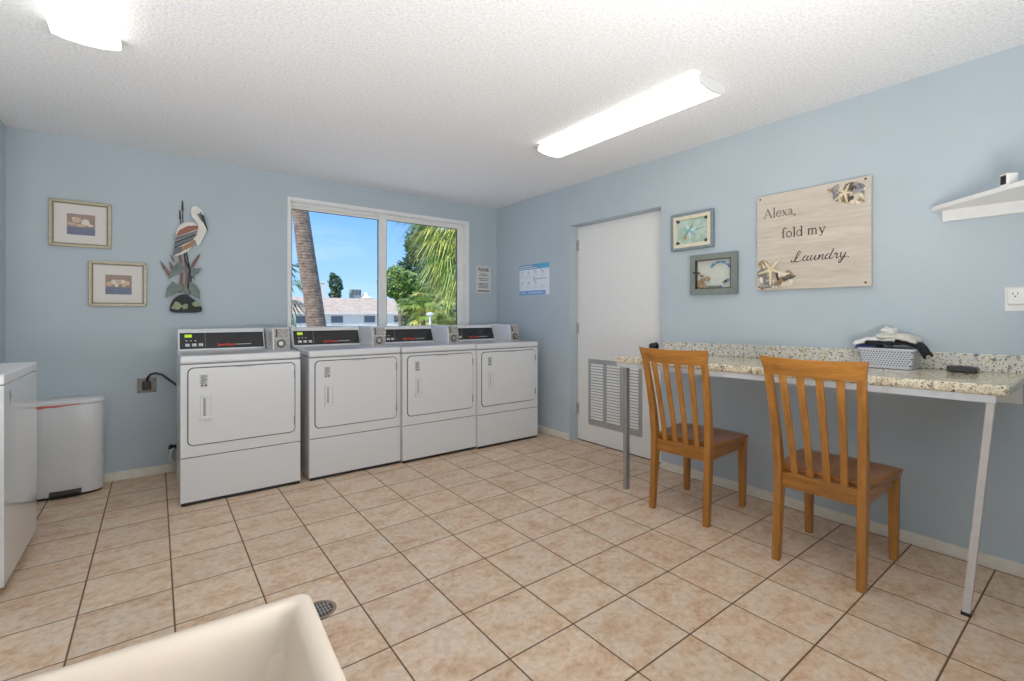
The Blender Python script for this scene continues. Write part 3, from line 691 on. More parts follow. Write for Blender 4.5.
# ------------------------------------------------------------------ wooden sign
t = thing('wooden_sign', 'square whitewashed wooden sign lettered fold my Laundry with starfish clusters', 'sign', (0, -3.2885, 1.666), -90)
M_BOARD = wood_mat('whitewashed_board', rgb(186, 172, 154), rgb(212, 202, 188), 'x', 0.55, 0.6)
MB().box(-0.3085, 0.3085, -0.030, 0.0, -0.304, 0.304).build('board', M_BOARD, t, bevel=0.002)
def wp(y, z): return (-(y + 3.2885), z - 1.666)
GL = {
 'A': (0.92, [([(0.0, 0), (0.38, 1)], .06), ([(0.36, 1), (0.78, 0)], .13), ([(0.16, .36), (0.62, .36)], .05), ([(-.1, .025), (0.16, .025)], .05), ([(.62, .025), (.94, .025)], .05)]),
 'l': (0.36, [([(.16, 0), (.16, 1.05)], .12), ([(0, .025), (.33, .025)], .05), ([(.02, 1.03), (.16, 1.03)], .05)]),
 'e': (0.62, [([(.08, .36), (.52, .36)], .05), ([(.52, .36), (.5, .52), (.38, .64), (.24, .64), (.1, .52), (.06, .34), (.1, .14), (.25, .02), (.42, .04), (.54, .16)], .09)]),
 'x': (0.62, [([(.08, .62), (.5, .02)], .12), ([(.5, .62), (.08, .02)], .05), ([(0, .63), (.22, .63)], .045), ([(.4, .63), (.6, .63)], .045), ([(0, .02), (.2, .02)], .045), ([(.38, .02), (.6, .02)], .045)]),
 'a': (0.62, [([(.08, .5), (.16, .62), (.3, .64), (.4, .54), (.41, .12), (.48, .02), (.58, .06)], .10), ([(.4, .38), (.2, .34), (.07, .2), (.12, .04), (.25, .02), (.4, .14)], .08)]),
 ',': (0.3, [([(.12, .08), (.14, 0), (.05, -.18)], .10)]),
 'f': (0.46, [([(.16, 0), (.16, .8), (.22, .98), (.36, 1.04), (.48, .96)], .11), ([(0, .62), (.38, .62)], .05), ([(0, .025), (.34, .025)], .05)]),
 'o': (0.66, [([(.3 + .25 * math.cos(k * PI / 6), .32 + .32 * math.sin(k * PI / 6)) for k in range(13)], .09)]),
 'd': (0.7, [([(.28 + .23 * math.cos(k * PI / 6), .32 + .31 * math.sin(k * PI / 6)) for k in range(13)], .08), ([(.52, 0), (.52, 1.05)], .12), ([(.38, 1.03), (.52, 1.03)], .05), ([(.52, .025), (.66, .025)], .05)]),
 'm': (1.08, [([(.14, 0), (.14, .63)], .11), ([(.14, .5), (.28, .63), (.42, .6), (.48, .48), (.48, 0)], .1), ([(.48, .5), (.62, .63), (.76, .6), (.83, .48), (.83, 0)], .1), ([(0, .025), (.28, .025)], .05), ([(.36, .025), (.6, .025)], .05), ([(.7, .025), (.98, .025)], .05), ([(.02, .62), (.14, .62)], .05)]),
 'y': (0.66, [([(.1, .62), (.32, .04)], .12), ([(.54, .62), (.26, -.14), (.14, -.26), (.02, -.22)], .06), ([(0, .63), (.22, .63)], .05), ([(.42, .63), (.64, .63)], .05)]),
 ' ': (0.36, [])}
def serif(word, x0, z0, h, width):
    tot = sum(GL[c][0] for c in word); k = width / tot; x = x0; b = MB(); n = 0
    for c in word:
        adv, st_ = GL[c]
        for pts, wd in st_:
            b.ribbon([(x + p[0] * k, z0 + p[1] * h) for p in pts], wd * (k + h) / 2, -0.030 - 0.00012 * (n % 5), 0.0012); n += 1
        x += adv * k
    return b
serif('Alexa,', wp(-3.028, 0)[0], wp(0, 1.822)[1], 0.060, 0.192).build('lettering', M_TEXT2, t)
serif('fold my', wp(-3.133, 0)[0], wp(0, 1.685)[1], 0.058, 0.245).build('lettering', M_TEXT, t)
SCR = [  # slanted script, x advance in units of x-height
 ([(-.35, .35), (-.5, .15), (-.3, -.05), (0.0, .1), (.45, .8), (.85, 1.75), (.75, 2.05), (.5, 1.85), (.25, 1.0), (.1, .3), (-.1, .0), (.2, .06), (.6, -.05), (1.0, .05), (1.25, .3)], .16),
 ([(2.05, .9), (1.75, 1.0), (1.45, .6), (1.45, .15), (1.75, .05), (2.05, .5), (2.25, 1.0), (2.05, .3), (2.25, .0), (2.6, .4)], .15),
 ([(2.75, 1.0), (2.6, .35), (2.75, .02), (3.1, .35), (3.4, 1.0), (3.25, .3), (3.45, .0), (3.75, .4)], .15),
 ([(3.75, .7), (4.0, 1.0), (3.85, .0), (4.15, .75), (4.45, 1.0), (4.5, .8), (4.4, .2), (4.6, .0), (4.85, .35)], .15),
 ([(5.5, .9), (5.2, 1.0), (4.9, .55), (4.95, .1), (5.25, .1), (5.6, .7), (6.0, 2.0), (5.65, .8), (5.55, .1), (5.8, .05), (6.1, .45)], .15),
 ([(6.1, .6), (6.3, 1.1), (6.4, .85), (6.65, .9), (6.5, .3), (6.65, .0), (6.95, .4)], .14),
 ([(7.0, .9), (7.15, 1.0), (7.1, .3), (7.3, .05), (7.6, .5), (7.8, 1.0), (7.5, -.1), (7.15, -.85), (6.9, -.75), (7.1, -.35), (7.7, .1), (8.05, .3)], .14),
 ([(8.15, .18), (8.3, .05)], .2)]
def crv(pts, n=4):
    out = []
    for i in range(len(pts) - 1):
        p0, p1, p2, p3 = pts[max(i - 1, 0)], pts[i], pts[i + 1], pts[min(i + 2, len(pts) - 1)]
        for j in range(n):
            s_ = j / n
            out.append(tuple(0.5 * (2 * p1[a] + (p2[a] - p0[a]) * s_ + (2 * p0[a] - 5 * p1[a] + 4 * p2[a] - p3[a]) * s_ ** 2 + (3 * p1[a] - p0[a] - 3 * p2[a] + p3[a]) * s_ ** 3) for a in (0, 1)))
    return out + [pts[-1]]
b = MB(); sx_, sz_ = 0.0345, 0.030; X0, Z0 = wp(-3.205, 0)[0], wp(0, 1.530)[1]
for n, (pts, wd) in enumerate(SCR):
    q = crv(pts); ws = []
    for i in range(len(q)):
        a, c_ = q[max(i - 1, 0)], q[min(i + 1, len(q) - 1)]
        up = (c_[1] - a[1]); ws.append((0.0058 if up < 0 else 0.0034))
    b.ribbon([(X0 + p[0] * sx_ + p[1] * sz_ * 0.12, Z0 + p[1] * sz_) for p in q], ws, -0.030 - 0.00012 * (n % 4), 0.0012)
b.build('lettering', M_TEXT, t)
def starfish(par, y, z, R, rot, lens=None, name='starfish'):
    cx, cz = wp(y, z); b = MB()
    for k in range(5):
        a = rot + 2 * PI * k / 5; l = R * (lens[k] if lens else 1); ca, sa = math.cos(a), math.sin(a)
        rings = []
        for f, wd, hh in ((0.0, 0.17, 0.016), (0.3, 0.13, 0.014), (0.7, 0.09, 0.010), (1.0, 0.035, 0.006)):
            px, pz = cx + ca * l * f, cz + sa * l * f; wv = wd * R
            rings.append([(px - sa * wv * u, -0.046 - v * hh, pz + ca * wv * u) for u, v in ((-1, 0), (-0.55, 0.75), (0, 1), (0.55, 0.75), (1, 0), (0, -0.6))])
        b.loft(rings)
    return b.build(name, M_BONE, par, smooth=True)
M_SH = [plain('shell_cream', rgb(226, 214, 194), 0.5, var=0.15, scale=50), plain('shell_grey', rgb(150, 148, 146), 0.5, var=0.25, scale=60), plain('shell_blue_grey', rgb(128, 128, 130), 0.45, var=0.3, scale=70), plain('shell_brown', rgb(156, 132, 100), 0.6, var=0.25, scale=60), plain('shell_dark', rgb(84, 74, 64), 0.6, var=0.3, scale=60)]
def shell(par, y, z, r, mat, rot=0.0, cone=False):
    r *= 1.22; cx, cz = wp(y, z); b = MB(); ca, sa = math.cos(rot), math.sin(rot)
    if cone:      # spiral whelk: stacked whorls tapering to a tip
        rings = []
        for j in range(11):
            f = j / 10; rr = r * 0.6 * (1 - f) ** 0.8 * (1 + 0.16 * math.sin(f * 22)) + 0.0015; l = r * 2.0 * (f - 0.4)
            rings.append([(cx + ca * l - sa * rr * math.cos(2 * PI * k / 8), -0.036 - 0.5 * r + rr * math.sin(2 * PI * k / 8) * 0.8, cz + sa * l + ca * rr * math.cos(2 * PI * k / 8)) for k in range(8)])
        b.loft(rings)
    else:         # ribbed fan shell
        n = 14; hub = (cx - ca * r * 0.85, -0.034, cz - sa * r * 0.85); rim = []; mid = []
        for k in range(n + 1):
            a = rot + (k / n - 0.5) * 2.5; q = r * (1.75 + (0.06 if k % 2 else -0.04)) * (1 - 0.12 * abs(k / n - 0.5))
            rim.append((hub[0] + math.cos(a) * q, -0.032, hub[2] + math.sin(a) * q))
            mid.append((hub[0] + math.cos(a) * q * 0.6, -0.034 - r * (0.62 if k % 2 else 0.5), hub[2] + math.sin(a) * q * 0.6))
        for k in range(n):
            b.face([hub, mid[k], mid[k + 1]]); b.face([mid[k], rim[k], rim[k + 1], mid[k + 1]])
    return b.build('shell', mat, par, smooth=False)
starfish(t, -3.075, 1.489, 0.088, math.radians(52), [1.05, 0.8, 0.95, 1.2, 0.95])
for (y, z, r, m, ro, cn) in ((-3.02, 1.535, .018, 3, 1.7, 0), (-3.03, 1.515, .014, 0, 2.0, 1), (-3.005, 1.475, .017, 1, 2.6, 0), (-3.028, 1.458, .016, 2, 3.0, 0), (-3.012, 1.425, .018, 0, 3.4, 0), (-3.045, 1.41, .02, 2, 4.2, 0), (-3.02, 1.392, .015, 1, 4.0, 1), (-3.065, 1.392, .014, 2, 4.6, 0),
                             (-3.12, 1.448, .019, 4, 0.2, 0), (-3.15, 1.455, .024, 0, 0.1, 1), (-3.18, 1.452, .018, 3, 0.3, 0), (-3.125, 1.415, .018, 3, -0.6, 0), (-3.165, 1.425, .016, 4, 0.25, 1), (-3.20, 1.437, .015, 4, 0.25, 1), (-3.15, 1.40, .014, 0, -0.5, 0), (-3.18, 1.405, .016, 0, -0.3, 0)):
    shell(t, y, z, r, M_SH[m], ro, cn)
starfish(t, -3.478, 1.894, 0.058, math.radians(66), [0.95, 1.0, 1.15, 1.1, 0.8])
for (y, z, r, m, ro, cn) in ((-3.405, 1.925, .012, 3, 2.8, 1), (-3.425, 1.93, .016, 1, 2.6, 0), (-3.435, 1.905, .018, 2, 2.9, 0), (-3.43, 1.882, .016, 1, 3.4, 0), (-3.46, 1.925, .016, 0, 2.0, 0), (-3.505, 1.925, .024, 4, 1.3, 0), (-3.53, 1.925, .018, 1, 0.8, 0), (-3.55, 1.912, .018, 2, 0.5, 0), (-3.54, 1.895, .020, 1, 0.1, 1), (-3.54, 1.862, .024, 0, 0.0, 0), (-3.555, 1.84, .014, 3, -0.6, 1),
                             (-3.47, 1.862, .016, 3, 4.4, 0), (-3.497, 1.858, .015, 4, -1.2, 0), (-3.515, 1.84, .014, 0, -1.2, 0), (-3.45, 1.868, .012, 0, 3.8, 0)):
    shell(t, y, z, r, M_SH[m], ro, cn)
for k in range(26):
    a_ = rnd.uniform(0, 1); shell(t, -3.0 - 0.11 * a_, 1.375 + 0.15 * rnd.random() * (1.1 - a_), rnd.uniform(.006, .010), M_SH[(0, 0, 1, 2, 3)[k % 5]], rnd.uniform(0, 6.28), k % 4 == 0)
for k in range(22):
    a_ = rnd.uniform(0, 6.28); q_ = math.sqrt(rnd.random()); shell(t, -3.495 + 0.07 * q_ * math.cos(a_), 1.892 + 0.045 * q_ * math.sin(a_), rnd.uniform(.006, .010), M_SH[(0, 1, 0, 3, 2)[k % 5]], rnd.uniform(0, 6.28), k % 4 == 0)
for y, z in ((-3.003, 1.950), (-3.571, 1.956), (-3.571, 1.382), (-2.997, 1.382)):
    cx, cz = wp(y, z); MB().lathe([(0.006, -0.029), (0.006, -0.033), (0.003, -0.034)], 8, (cx, 0, cz), 'y').build('screw', M_DKBR, t)

# ------------------------------------------------------------------ corner shelf, small camera, outlet by the counter
t = thing('corner_shelf', 'white corner shelf on a wall cleat at the upper right edge', 'shelf', (0, -4.2, 1.725))
MB().prism([(0, 0.36), (-0.05, 0.345), (-0.80, -0.445), (-0.80, -0.46), (0, -0.46)], 'z', 0.0, 0.021).build('board', M_WPAINT, t, bevel=0.002)
MB().box(-0.02, 0, -0.46, 0.314, -0.056, 0.0).build('cleat', M_WPAINT, t, bevel=0.002)
t = thing('security_camera', 'tiny white security camera with a black face on the corner shelf', 'camera', (-0.292, -4.148, 1.746), 45)
MB().prism(rrect(-0.02, 0.02, -0.022, 0.022, 0.008), 'z', 0.0, 0.05).build('housing', M_WPAINT, t, bevel=0.002)
MB().box(-0.013, 0.013, 0.0205, 0.0235, 0.006, 0.044).build('face_plate', M_BLACK, t, bevel=0.001)
MB().lathe([(0.006, 0.0235), (0.005, 0.026)], 10, (0, 0, 0.03), 'y').build('lens', M_GLOSSBLACK, t)
t = thing('wall_outlet', 'white wall outlet with an adapter, above the right end of the counter', 'outlet', (0, -4.140, 1.275), -90)
MB().box(-0.037, 0.037, -0.006, 0.0, -0.056, 0.056).build('cover_plate', M_WPAINT, t, bevel=0.002)
ad = MB().prism([(-0.006, -0.026), (-0.032, -0.024), (-0.034, 0.05), (-0.006, 0.052)], 'x', -0.026, 0.05).build('adapter', M_WPAINT, t, bevel=0.003)
MB().prism(ell(0.0, 0.022, 0.018, 0.016, 16), 'y', -0.033, -0.0355).build('receptacle', M_VINYL, ad)
b = MB(); b.box(-0.009, -0.006, -0.0362, -0.0352, 0.019, 0.030); b.box(0.006, 0.009, -0.0362, -0.0352, 0.020, 0.029); b.prism(ell(0, 0.012, 0.0032, 0.0032, 8), 'y', -0.0352, -0.0362)
b.build('slot', M_BLACK, ad)

# ------------------------------------------------------------------ counter
CT, TH = 0.922, 0.042
ct = thing('counter', 'long granite-look laminate folding counter on metal legs along the right wall', 'counter', (0, -3.23, 0))
yl, yr = 0.968, -0.95          # local y of the two ends (world -2.28 .. -4.18)
tilt = 0.010                  # the top sits slightly higher at its right end
def zt(y): return CT - tilt * y / 0.95
def slab(x0, x1, y0, y1, a0, a1):     # a0/a1 heights relative to the top surface
    return [(x0, y0, zt(y0) + a0), (x1, y0, zt(y0) + a0), (x1, y0, zt(y0) + a1), (x0, y0, zt(y0) + a1)], [(x0, y1, zt(y1) + a0), (x1, y1, zt(y1) + a0), (x1, y1, zt(y1) + a1), (x0, y1, zt(y1) + a1)]
MB().hexa(*slab(-0.60, 0.0, yr, yl, -TH, 0.0)).build('countertop', M_GRAN, ct, bevel=0.012, seg=3)
MB().hexa(*slab(-0.022, 0.0, yr - 0.2, yl, 0.0, 0.085)).build('backsplash', M_GRANC, ct, bevel=0.004)
f = MB(); f.hexa(*slab(-0.588, -0.584, yr + 0.035, yl - 0.02, -TH - 0.03, -TH)); f.hexa(*slab(-0.584, -0.545, yr + 0.035, yl - 0.02, -TH - 0.004, -TH))
tag(f.build('front_rail', plain('greyed_white_paint', rgb(204, 205, 208), 0.45), ct), 'white angle-iron rail')
f = MB(); f.hexa(*slab(-0.02, 0.0, yr + 0.02, yl - 0.02, -TH - 0.095, -TH))
f.build('wall_cleat', M_WPAINT, ct)
M_LEGG = plain('grey_painted_steel', rgb(150, 150, 150), 0.4, 0.4)
lg = MB(); z1 = zt(0.87) - TH - 0.004
lg.box(-0.584, -0.55, 0.868, 0.874, 0.0, z1); lg.box(-0.584, -0.578, 0.874, 0.896, 0.0, z1)
tag(lg.build('leg', M_LEGG, ct), 'grey angle-iron leg near the door')
lg = MB(); z1 = zt(-0.89) - TH - 0.004
lg.hexa([(-0.586, -0.842, 0.012), (-0.580, -0.842, 0.012), (-0.580, -0.818, 0.012), (-0.586, -0.818, 0.012)], [(-0.584, -0.913, z1), (-0.578, -0.913, z1), (-0.578, -0.890, z1), (-0.584, -0.890, z1)])
lg.hexa([(-0.580, -0.842, 0.012), (-0.556, -0.842, 0.012), (-0.556, -0.836, 0.012), (-0.580, -0.836, 0.012)], [(-0.578, -0.913, z1), (-0.554, -0.913, z1), (-0.554, -0.907, z1), (-0.578, -0.907, z1)])
lg = tag(lg.build('leg', plain('aged_white_paint', rgb(206, 200, 194), 0.45), ct), 'leaning white angle-iron leg at the right end')
MB().box(-0.590, -0.552, -0.845, -0.815, 0.0, 0.013).build('foot_pad', M_BLACK, lg)

# ------------------------------------------------------------------ basket and laundry on the counter
bz = CT - tilt * (-3.70 + 3.23) / 0.95 + 0.003
t = thing('laundry_basket', 'small grey perforated plastic basket of laundry on the counter', 'basket', (-0.118, -3.70, bz))
M_BASK = basket_mat()
b = MB()
def rr(hx_, hy_, z): return [(x, y, z) for x, y in rrect(-hx_, hx_, -hy_, hy_, 0.018, 4)]
b.loft([rr(0.078, 0.104, 0.0), rr(0.084, 0.118, 0.098), rr(0.081, 0.115, 0.098), rr(0.075, 0.101, 0.004)])
b.build('tub', M_BASK, t)
b = MB(); b.loft([rr(0.084, 0.118, 0.092), rr(0.089, 0.123, 0.094), rr(0.089, 0.123, 0.101), rr(0.082, 0.116, 0.102)], cap=False)
b.build('rim', plain('grey_plastic_rim', rgb(196, 199, 204), 0.4), t)
def cloth(name, label, cat, loc, rad, mat, seed, drape=0.0, rot=0.0, fold=0.25):
    b = MB(); seg, ring = 28, 14; rings = []
    for j in range(ring + 1):
        th = PI * (0.015 + 0.97 * j / ring); rg = []
        for k in range(seg):
            a = 2 * PI * k / seg
            d = Vector((math.sin(th) * math.cos(a), math.sin(th) * math.sin(a), -math.cos(th)))
            n_ = noise.noise(d * 2.2 + Vector((seed, 0, 0))) * fold + noise.noise(d * 5.0 + Vector((0, seed, 0))) * fold * 0.4
            x = rad[0] * math.copysign(abs(d.x) ** 0.7, d.x) * (1 + n_ * 0.5); y = rad[1] * math.copysign(abs(d.y) ** 0.7, d.y) * (1 + n_ * 0.5); z = rad[2] * math.copysign(abs(d.z) ** 0.6, d.z) * (1 + n_ * 1.4)
            if drape: z -= drape * max(0, (abs(y) / rad[1] - 0.35)) ** 2 * (1 if y < 0 else 0)
            rg.append((x, y, z))
        rings.append(rg)
    b.loft(rings); o = b.build(name, mat, None, smooth=True); o.location = loc; o.rotation_euler = (0, 0, rot)
    return tag(o, label, cat)
zb_ = bz + 0.102
M_FW = plain('white_cotton', rgb(226, 226, 222), 0.9, var=0.04); M_FN = plain('navy_cotton', rgb(40, 56, 96), 0.9, var=0.15); M_FK = plain('black_cotton', rgb(20, 20, 24), 0.95, var=0.1); M_FC = plain('cream_cotton', rgb(206, 202, 192), 0.9, var=0.05)
def sheet(name, label, y0, y1, zs, mat, seed, x0=-0.195, x1=-0.045, wob=0.010, th=0.006):
    # draped cloth: zs gives the height along its length from y0 to y1, the front and back edges sag a little
    b = MB(); nu, nv = 30, 16; V = []
    for i_ in range(nu + 1):
        f = i_ / nu; q = f * (len(zs) - 1); k = min(int(q), len(zs) - 2); r_ = q - k; r_ = r_ * r_ * (3 - 2 * r_)
        zc = zs[k] * (1 - r_) + zs[k + 1] * r_; row = []
        for j_ in range(nv + 1):
            g = j_ / nv; p = Vector((f * 3.0 + seed, g * 2.2, seed * 0.37))
            n1, n2 = noise.noise(p * 1.3), noise.noise(p * 3.1)
            x = x0 + (x1 - x0) * g + 0.010 * noise.noise(Vector((f * 4, seed, 0))) * (1 if g in (0, 1) else 0.5)
            y = y0 + (y1 - y0) * f + 0.006 * noise.noise(Vector((g * 4, seed, 3)))
            row.append(b.bm.verts.new((x, y, zb_ + zc + wob * (n1 + 0.5 * n2) - 0.014 * abs(2 * g - 1) ** 4)))
        V.append(row)
    for i_ in range(nu):
        for j_ in range(nv): b.bm.faces.new((V[i_][j_], V[i_ + 1][j_], V[i_ + 1][j_ + 1], V[i_][j_ + 1]))
    o = b.build(name, mat, None, smooth=True)
    m_ = o.modifiers.new('thickness', 'SOLIDIFY'); m_.thickness = th; m_.offset = 1
    return tag(o, label, 'clothing')
sheet('folded_shirt', 'blue folded cloth showing at the left rim of the basket', -3.572, -3.66, [0.006, 0.012, 0.014], M_FN, 3.1, -0.20, -0.05, 0.004, 0.010)
sheet('black_garment', 'black garment hanging over the right rim of the basket', -3.64, -3.852, [0.024, 0.026, 0.030, 0.030, 0.034, 0.022, -0.030], M_FK, 5.7, -0.185, -0.05, 0.006, 0.012)
sheet('folded_shirt', 'white folded shirt lying across the left half of the basket', -3.567, -3.735, [0.022, 0.036, 0.044, 0.046, 0.044], M_FW, 8.4, -0.190, -0.05, 0.008, 0.012)
sheet('folded_towel', 'cream folded towel on the right half of the laundry pile', -3.665, -3.822, [0.060, 0.064, 0.062, 0.056, 0.034], M_FC, 6.6, -0.192, -0.055, 0.010, 0.012)
sheet('black_sock', 'thin black cloth edge showing at the front between the white cloths in the basket', -3.62, -3.73, [0.028, 0.029, 0.026], M_FK, 2.2, -0.206, -0.18, 0.004, 0.008)
cloth('small_cloth', 'small crumpled white cloth on top of the laundry pile', 'clothing', (-0.125, -3.70, zb_ + 0.088), (0.028, 0.032, 0.014), M_FW, 1.3, 0, 0, 0.7)
t = thing('remote_box', 'small flat black device on the counter right of the basket', 'device', (-0.125, -3.978, CT - tilt * (-3.978 + 3.23) / 0.95 + 0.002))
MB().box(-0.03, 0.03, -0.052, 0.052, 0.0, 0.028).build('case', M_BLACK, t, bevel=0.004)
MB().box(-0.02, 0.02, -0.035, 0.035, 0.028, 0.030).build('top_panel', M_GLOSSBLACK, t)

# ------------------------------------------------------------------ chairs
def make_chair():
    t = thing('dining_chair', 'x', 'chair', (0, 0, 0), 0, 'slat-back oak chairs at the counter')
    def post(s):
        path = [(-0.234, 0.174, 0.0, 0.036, 0.034), (-0.223, 0.173, 0.15, 0.044, 0.035), (-0.207, 0.172, 0.34, 0.052, 0.036), (-0.205, 0.173, 0.46, 0.050, 0.036), (-0.222, 0.178, 0.62, 0.042, 0.035), (-0.252, 0.184, 0.78, 0.036, 0.034), (-0.290, 0.189, 0.93, 0.030, 0.033)]
        return MB().loft([[(x - a / 2, s * (y - b / 2), z), (x + a / 2, s * (y - b / 2), z), (x + a / 2, s * (y + b / 2), z), (x - a / 2, s * (y + b / 2), z)] for x, y, z, a, b in path])
    for s in (1, -1):
        post(s).build('leg', M_OAK['z'], t, bevel=0.004)
    for s in (1, -1):
        MB().loft([[(0.212 + u * a / 2, s * 0.186 + v * a / 2, z) for u, v in ((-1, -1), (1, -1), (1, 1), (-1, 1))] for z, a in ((0.0, 0.033), (0.2, 0.039), (0.40, 0.045), (0.428, 0.045))]).build('leg', M_OAK['z'], t, bevel=0.004)
    # bowed top rail
    rings = []; K = 14
    for k in range(K + 1):
        u = -1 + 2 * k / K; bow = -0.034 * (1 - u * u)
        yb_, yt_ = 0.204 * u, 0.219 * u
        xb, xt = -0.288 + bow, -0.312 + bow
        zb2, zt2 = 0.917, 1.000 + 0.006 * u * u
        rings.append([(xb - 0.011, yb_, zb2), (xb + 0.011, yb_, zb2), (xt + 0.009, yt_, zt2), (xt - 0.009, yt_, zt2)])
    MB().loft(rings).build('top_rail', M_OAK['y'], t, bevel=0.003)
    for k in range(4):
        u = (-1.5 + k) / 1.5; yb_, yt_ = u * 0.102, u * 0.118
        bow = -0.034 * (1 - (yt_ / 0.22) ** 2)
        rings = []
        for f in (0, 0.33, 0.66, 1.0):
            x = -0.203 + (-0.290 + bow * 0.9 + 0.203) * (f ** 1.15); y = yb_ + (yt_ - yb_) * f; z = 0.424 + 0.501 * f; hw = 0.0145 + 0.001 * f
            rings.append([(x - 0.006, y - hw, z), (x + 0.006, y - hw, z), (x + 0.006, y + hw, z), (x - 0.006, y + hw, z)])
        MB().loft(rings).build('slat', M_OAK['z'], t, bevel=0.002)
    MB().box(-0.216, -0.192, -0.156, 0.156, 0.358, 0.431).build('back_apron', M_OAK['y'], t, bevel=0.003)
    MB().box(0.202, 0.222, -0.166, 0.166, 0.372, 0.428).build('front_apron', M_OAK['y'], t, bevel=0.003)
    for s in (1, -1):
        MB().hexa([(-0.186, s * 0.168, 0.365), (-0.186, s * 0.186, 0.365), (-0.186, s * 0.186, 0.428), (-0.186, s * 0.168, 0.428)], [(0.192, s * 0.178, 0.372), (0.192, s * 0.196, 0.372), (0.192, s * 0.196, 0.428), (0.192, s * 0.178, 0.428)]).build('side_apron', M_OAK['x'], t, bevel=0.003)
    # dished seat
    nx, ny = 18, 18; top = []; bot = []
    def hw(f):      # half width along depth, rounded front corners
        w_ = 0.184 + 0.044 * min(1, f * 1.6)
        if f > 0.9: w_ -= 0.05 * ((f - 0.9) / 0.1) ** 2
        return w_
    b = MB(); V = []; U = []
    for i in range(nx + 1):
        f = i / nx; x = -0.186 + 0.456 * f
        if i > nx - 1: x -= 0.004
        V.append([]); U.append([])
        for j in range(ny + 1):
            u = -1 + 2 * j / ny; y = hw(f) * u
            xx = x - (0.02 * u * u if f > 0.5 else 0) * (f - 0.5) * 2
            dish = 0.010 * math.exp(-((u - 0.42) / 0.33) ** 2) + 0.010 * math.exp(-((u + 0.42) / 0.33) ** 2)
            z = 0.458 - dish * math.sin(PI * min(1, max(0, f * 0.95))) - 0.008 * max(0, f - 0.85) / 0.15
            V[-1].append(b.bm.verts.new((xx, y, z))); U[-1].append(b.bm.verts.new((xx * 0.985, y * 0.97, 0.428)))
    for i in range(nx):
        for j in range(ny):
            b.bm.faces.new((V[i][j], V[i + 1][j], V[i + 1][j + 1], V[i][j + 1])); b.bm.faces.new((U[i][j], U[i][j + 1], U[i + 1][j + 1], U[i + 1][j]))
    for i in range(nx):
        b.bm.faces.new((V[i][0], U[i][0], U[i + 1][0], V[i + 1][0])); b.bm.faces.new((V[i][ny], V[i + 1][ny], U[i + 1][ny], U[i][ny]))
    for j in range(ny):
        b.bm.faces.new((V[0][j], V[0][j + 1], U[0][j + 1], U[0][j])); b.bm.faces.new((V[nx][j], U[nx][j], U[nx][j + 1], V[nx][j + 1]))
    tag(b.build('seat', M_SEAT, t, smooth=True, bevel=0.006, ang=50), 'darker brown saddle seat')
    return t
ch = make_chair()
ch.location = (-0.4455, -2.811, 0); ch.rotation_euler = (0, 0, math.radians(3.9)); ch['label'] = 'honey-oak slat-back chair nearer the white door, tucked at the counter'
c2 = copy_tree(ch); c2.location = (-0.4905, -3.573, 0); c2.rotation_euler = (0, 0, math.radians(1.2)); c2['label'] = 'honey-oak slat-back chair in front of the laundry basket, nearer the right end'

# ------------------------------------------------------------------ utility sink and floor drain
M_TUB = plain('cream_sink_plastic', rgb(214, 198, 180), 0.32, var=0.02, scale=8)
RZ = 0.86
t = thing('utility_sink', 'cream plastic utility sink in the near foreground', 'sink', (-3.320, -4.116, 0), -2.8)
def rc(hx_, hy_, r, z, n=5): return [(x, y, z) for x, y in rrect(-hx_, hx_, -hy_, hy_, r, n)]
ox, oy = 0.294, 0.290
MB().loft([rc(0.20, 0.20, 0.05, RZ - 0.34, 7), rc(0.262, 0.258, 0.034, RZ - 0.07, 7), rc(0.266, 0.262, 0.03, RZ - 0.05, 7), rc(0.274, 0.270, 0.02, RZ - 0.029, 7), rc(ox - 0.002, oy - 0.002, 0.014, RZ - 0.029, 7), rc(ox, oy, 0.014, RZ - 0.027, 7), rc(ox + 0.002, oy + 0.002, 0.014, RZ - 0.008, 7), rc(ox + 0.001, oy + 0.001, 0.013, RZ - 0.003, 7), rc(ox - 0.004, oy - 0.004, 0.012, RZ, 7),
          rc(ox - 0.013, oy - 0.013, 0.012, RZ, 7), rc(ox - 0.018, oy - 0.018, 0.013, RZ - 0.003, 7), rc(ox - 0.021, oy - 0.021, 0.015, RZ - 0.010, 7), rc(ox - 0.0235, oy - 0.0235, 0.016, RZ - 0.022, 7), rc(0.200, 0.200, 0.030, RZ - 0.30, 7), rc(0.185, 0.185, 0.03, RZ - 0.315, 7), rc(0.03, 0.03, 0.028, RZ - 0.325, 7)]).build('basin', M_TUB, t, smooth=True)
for sx in (-1, 1):
    for sy in (-1, 1): MB().tube([(sx * 0.284, sy * 0.280, RZ - 0.03), (sx * 0.288, sy * 0.284, 0.0)], 0.010, 10).build('leg', M_STEEL, t)
MB().lathe([(0.028, RZ - 0.324), (0.024, RZ - 0.319)], 16).build('drain', M_STEEL, t)
MB().tube([(0, 0, RZ - 0.33), (0, 0, 0.30), (0, 0, 0.0)], 0.02, 10).build('drain_pipe', M_WPAINT, t)

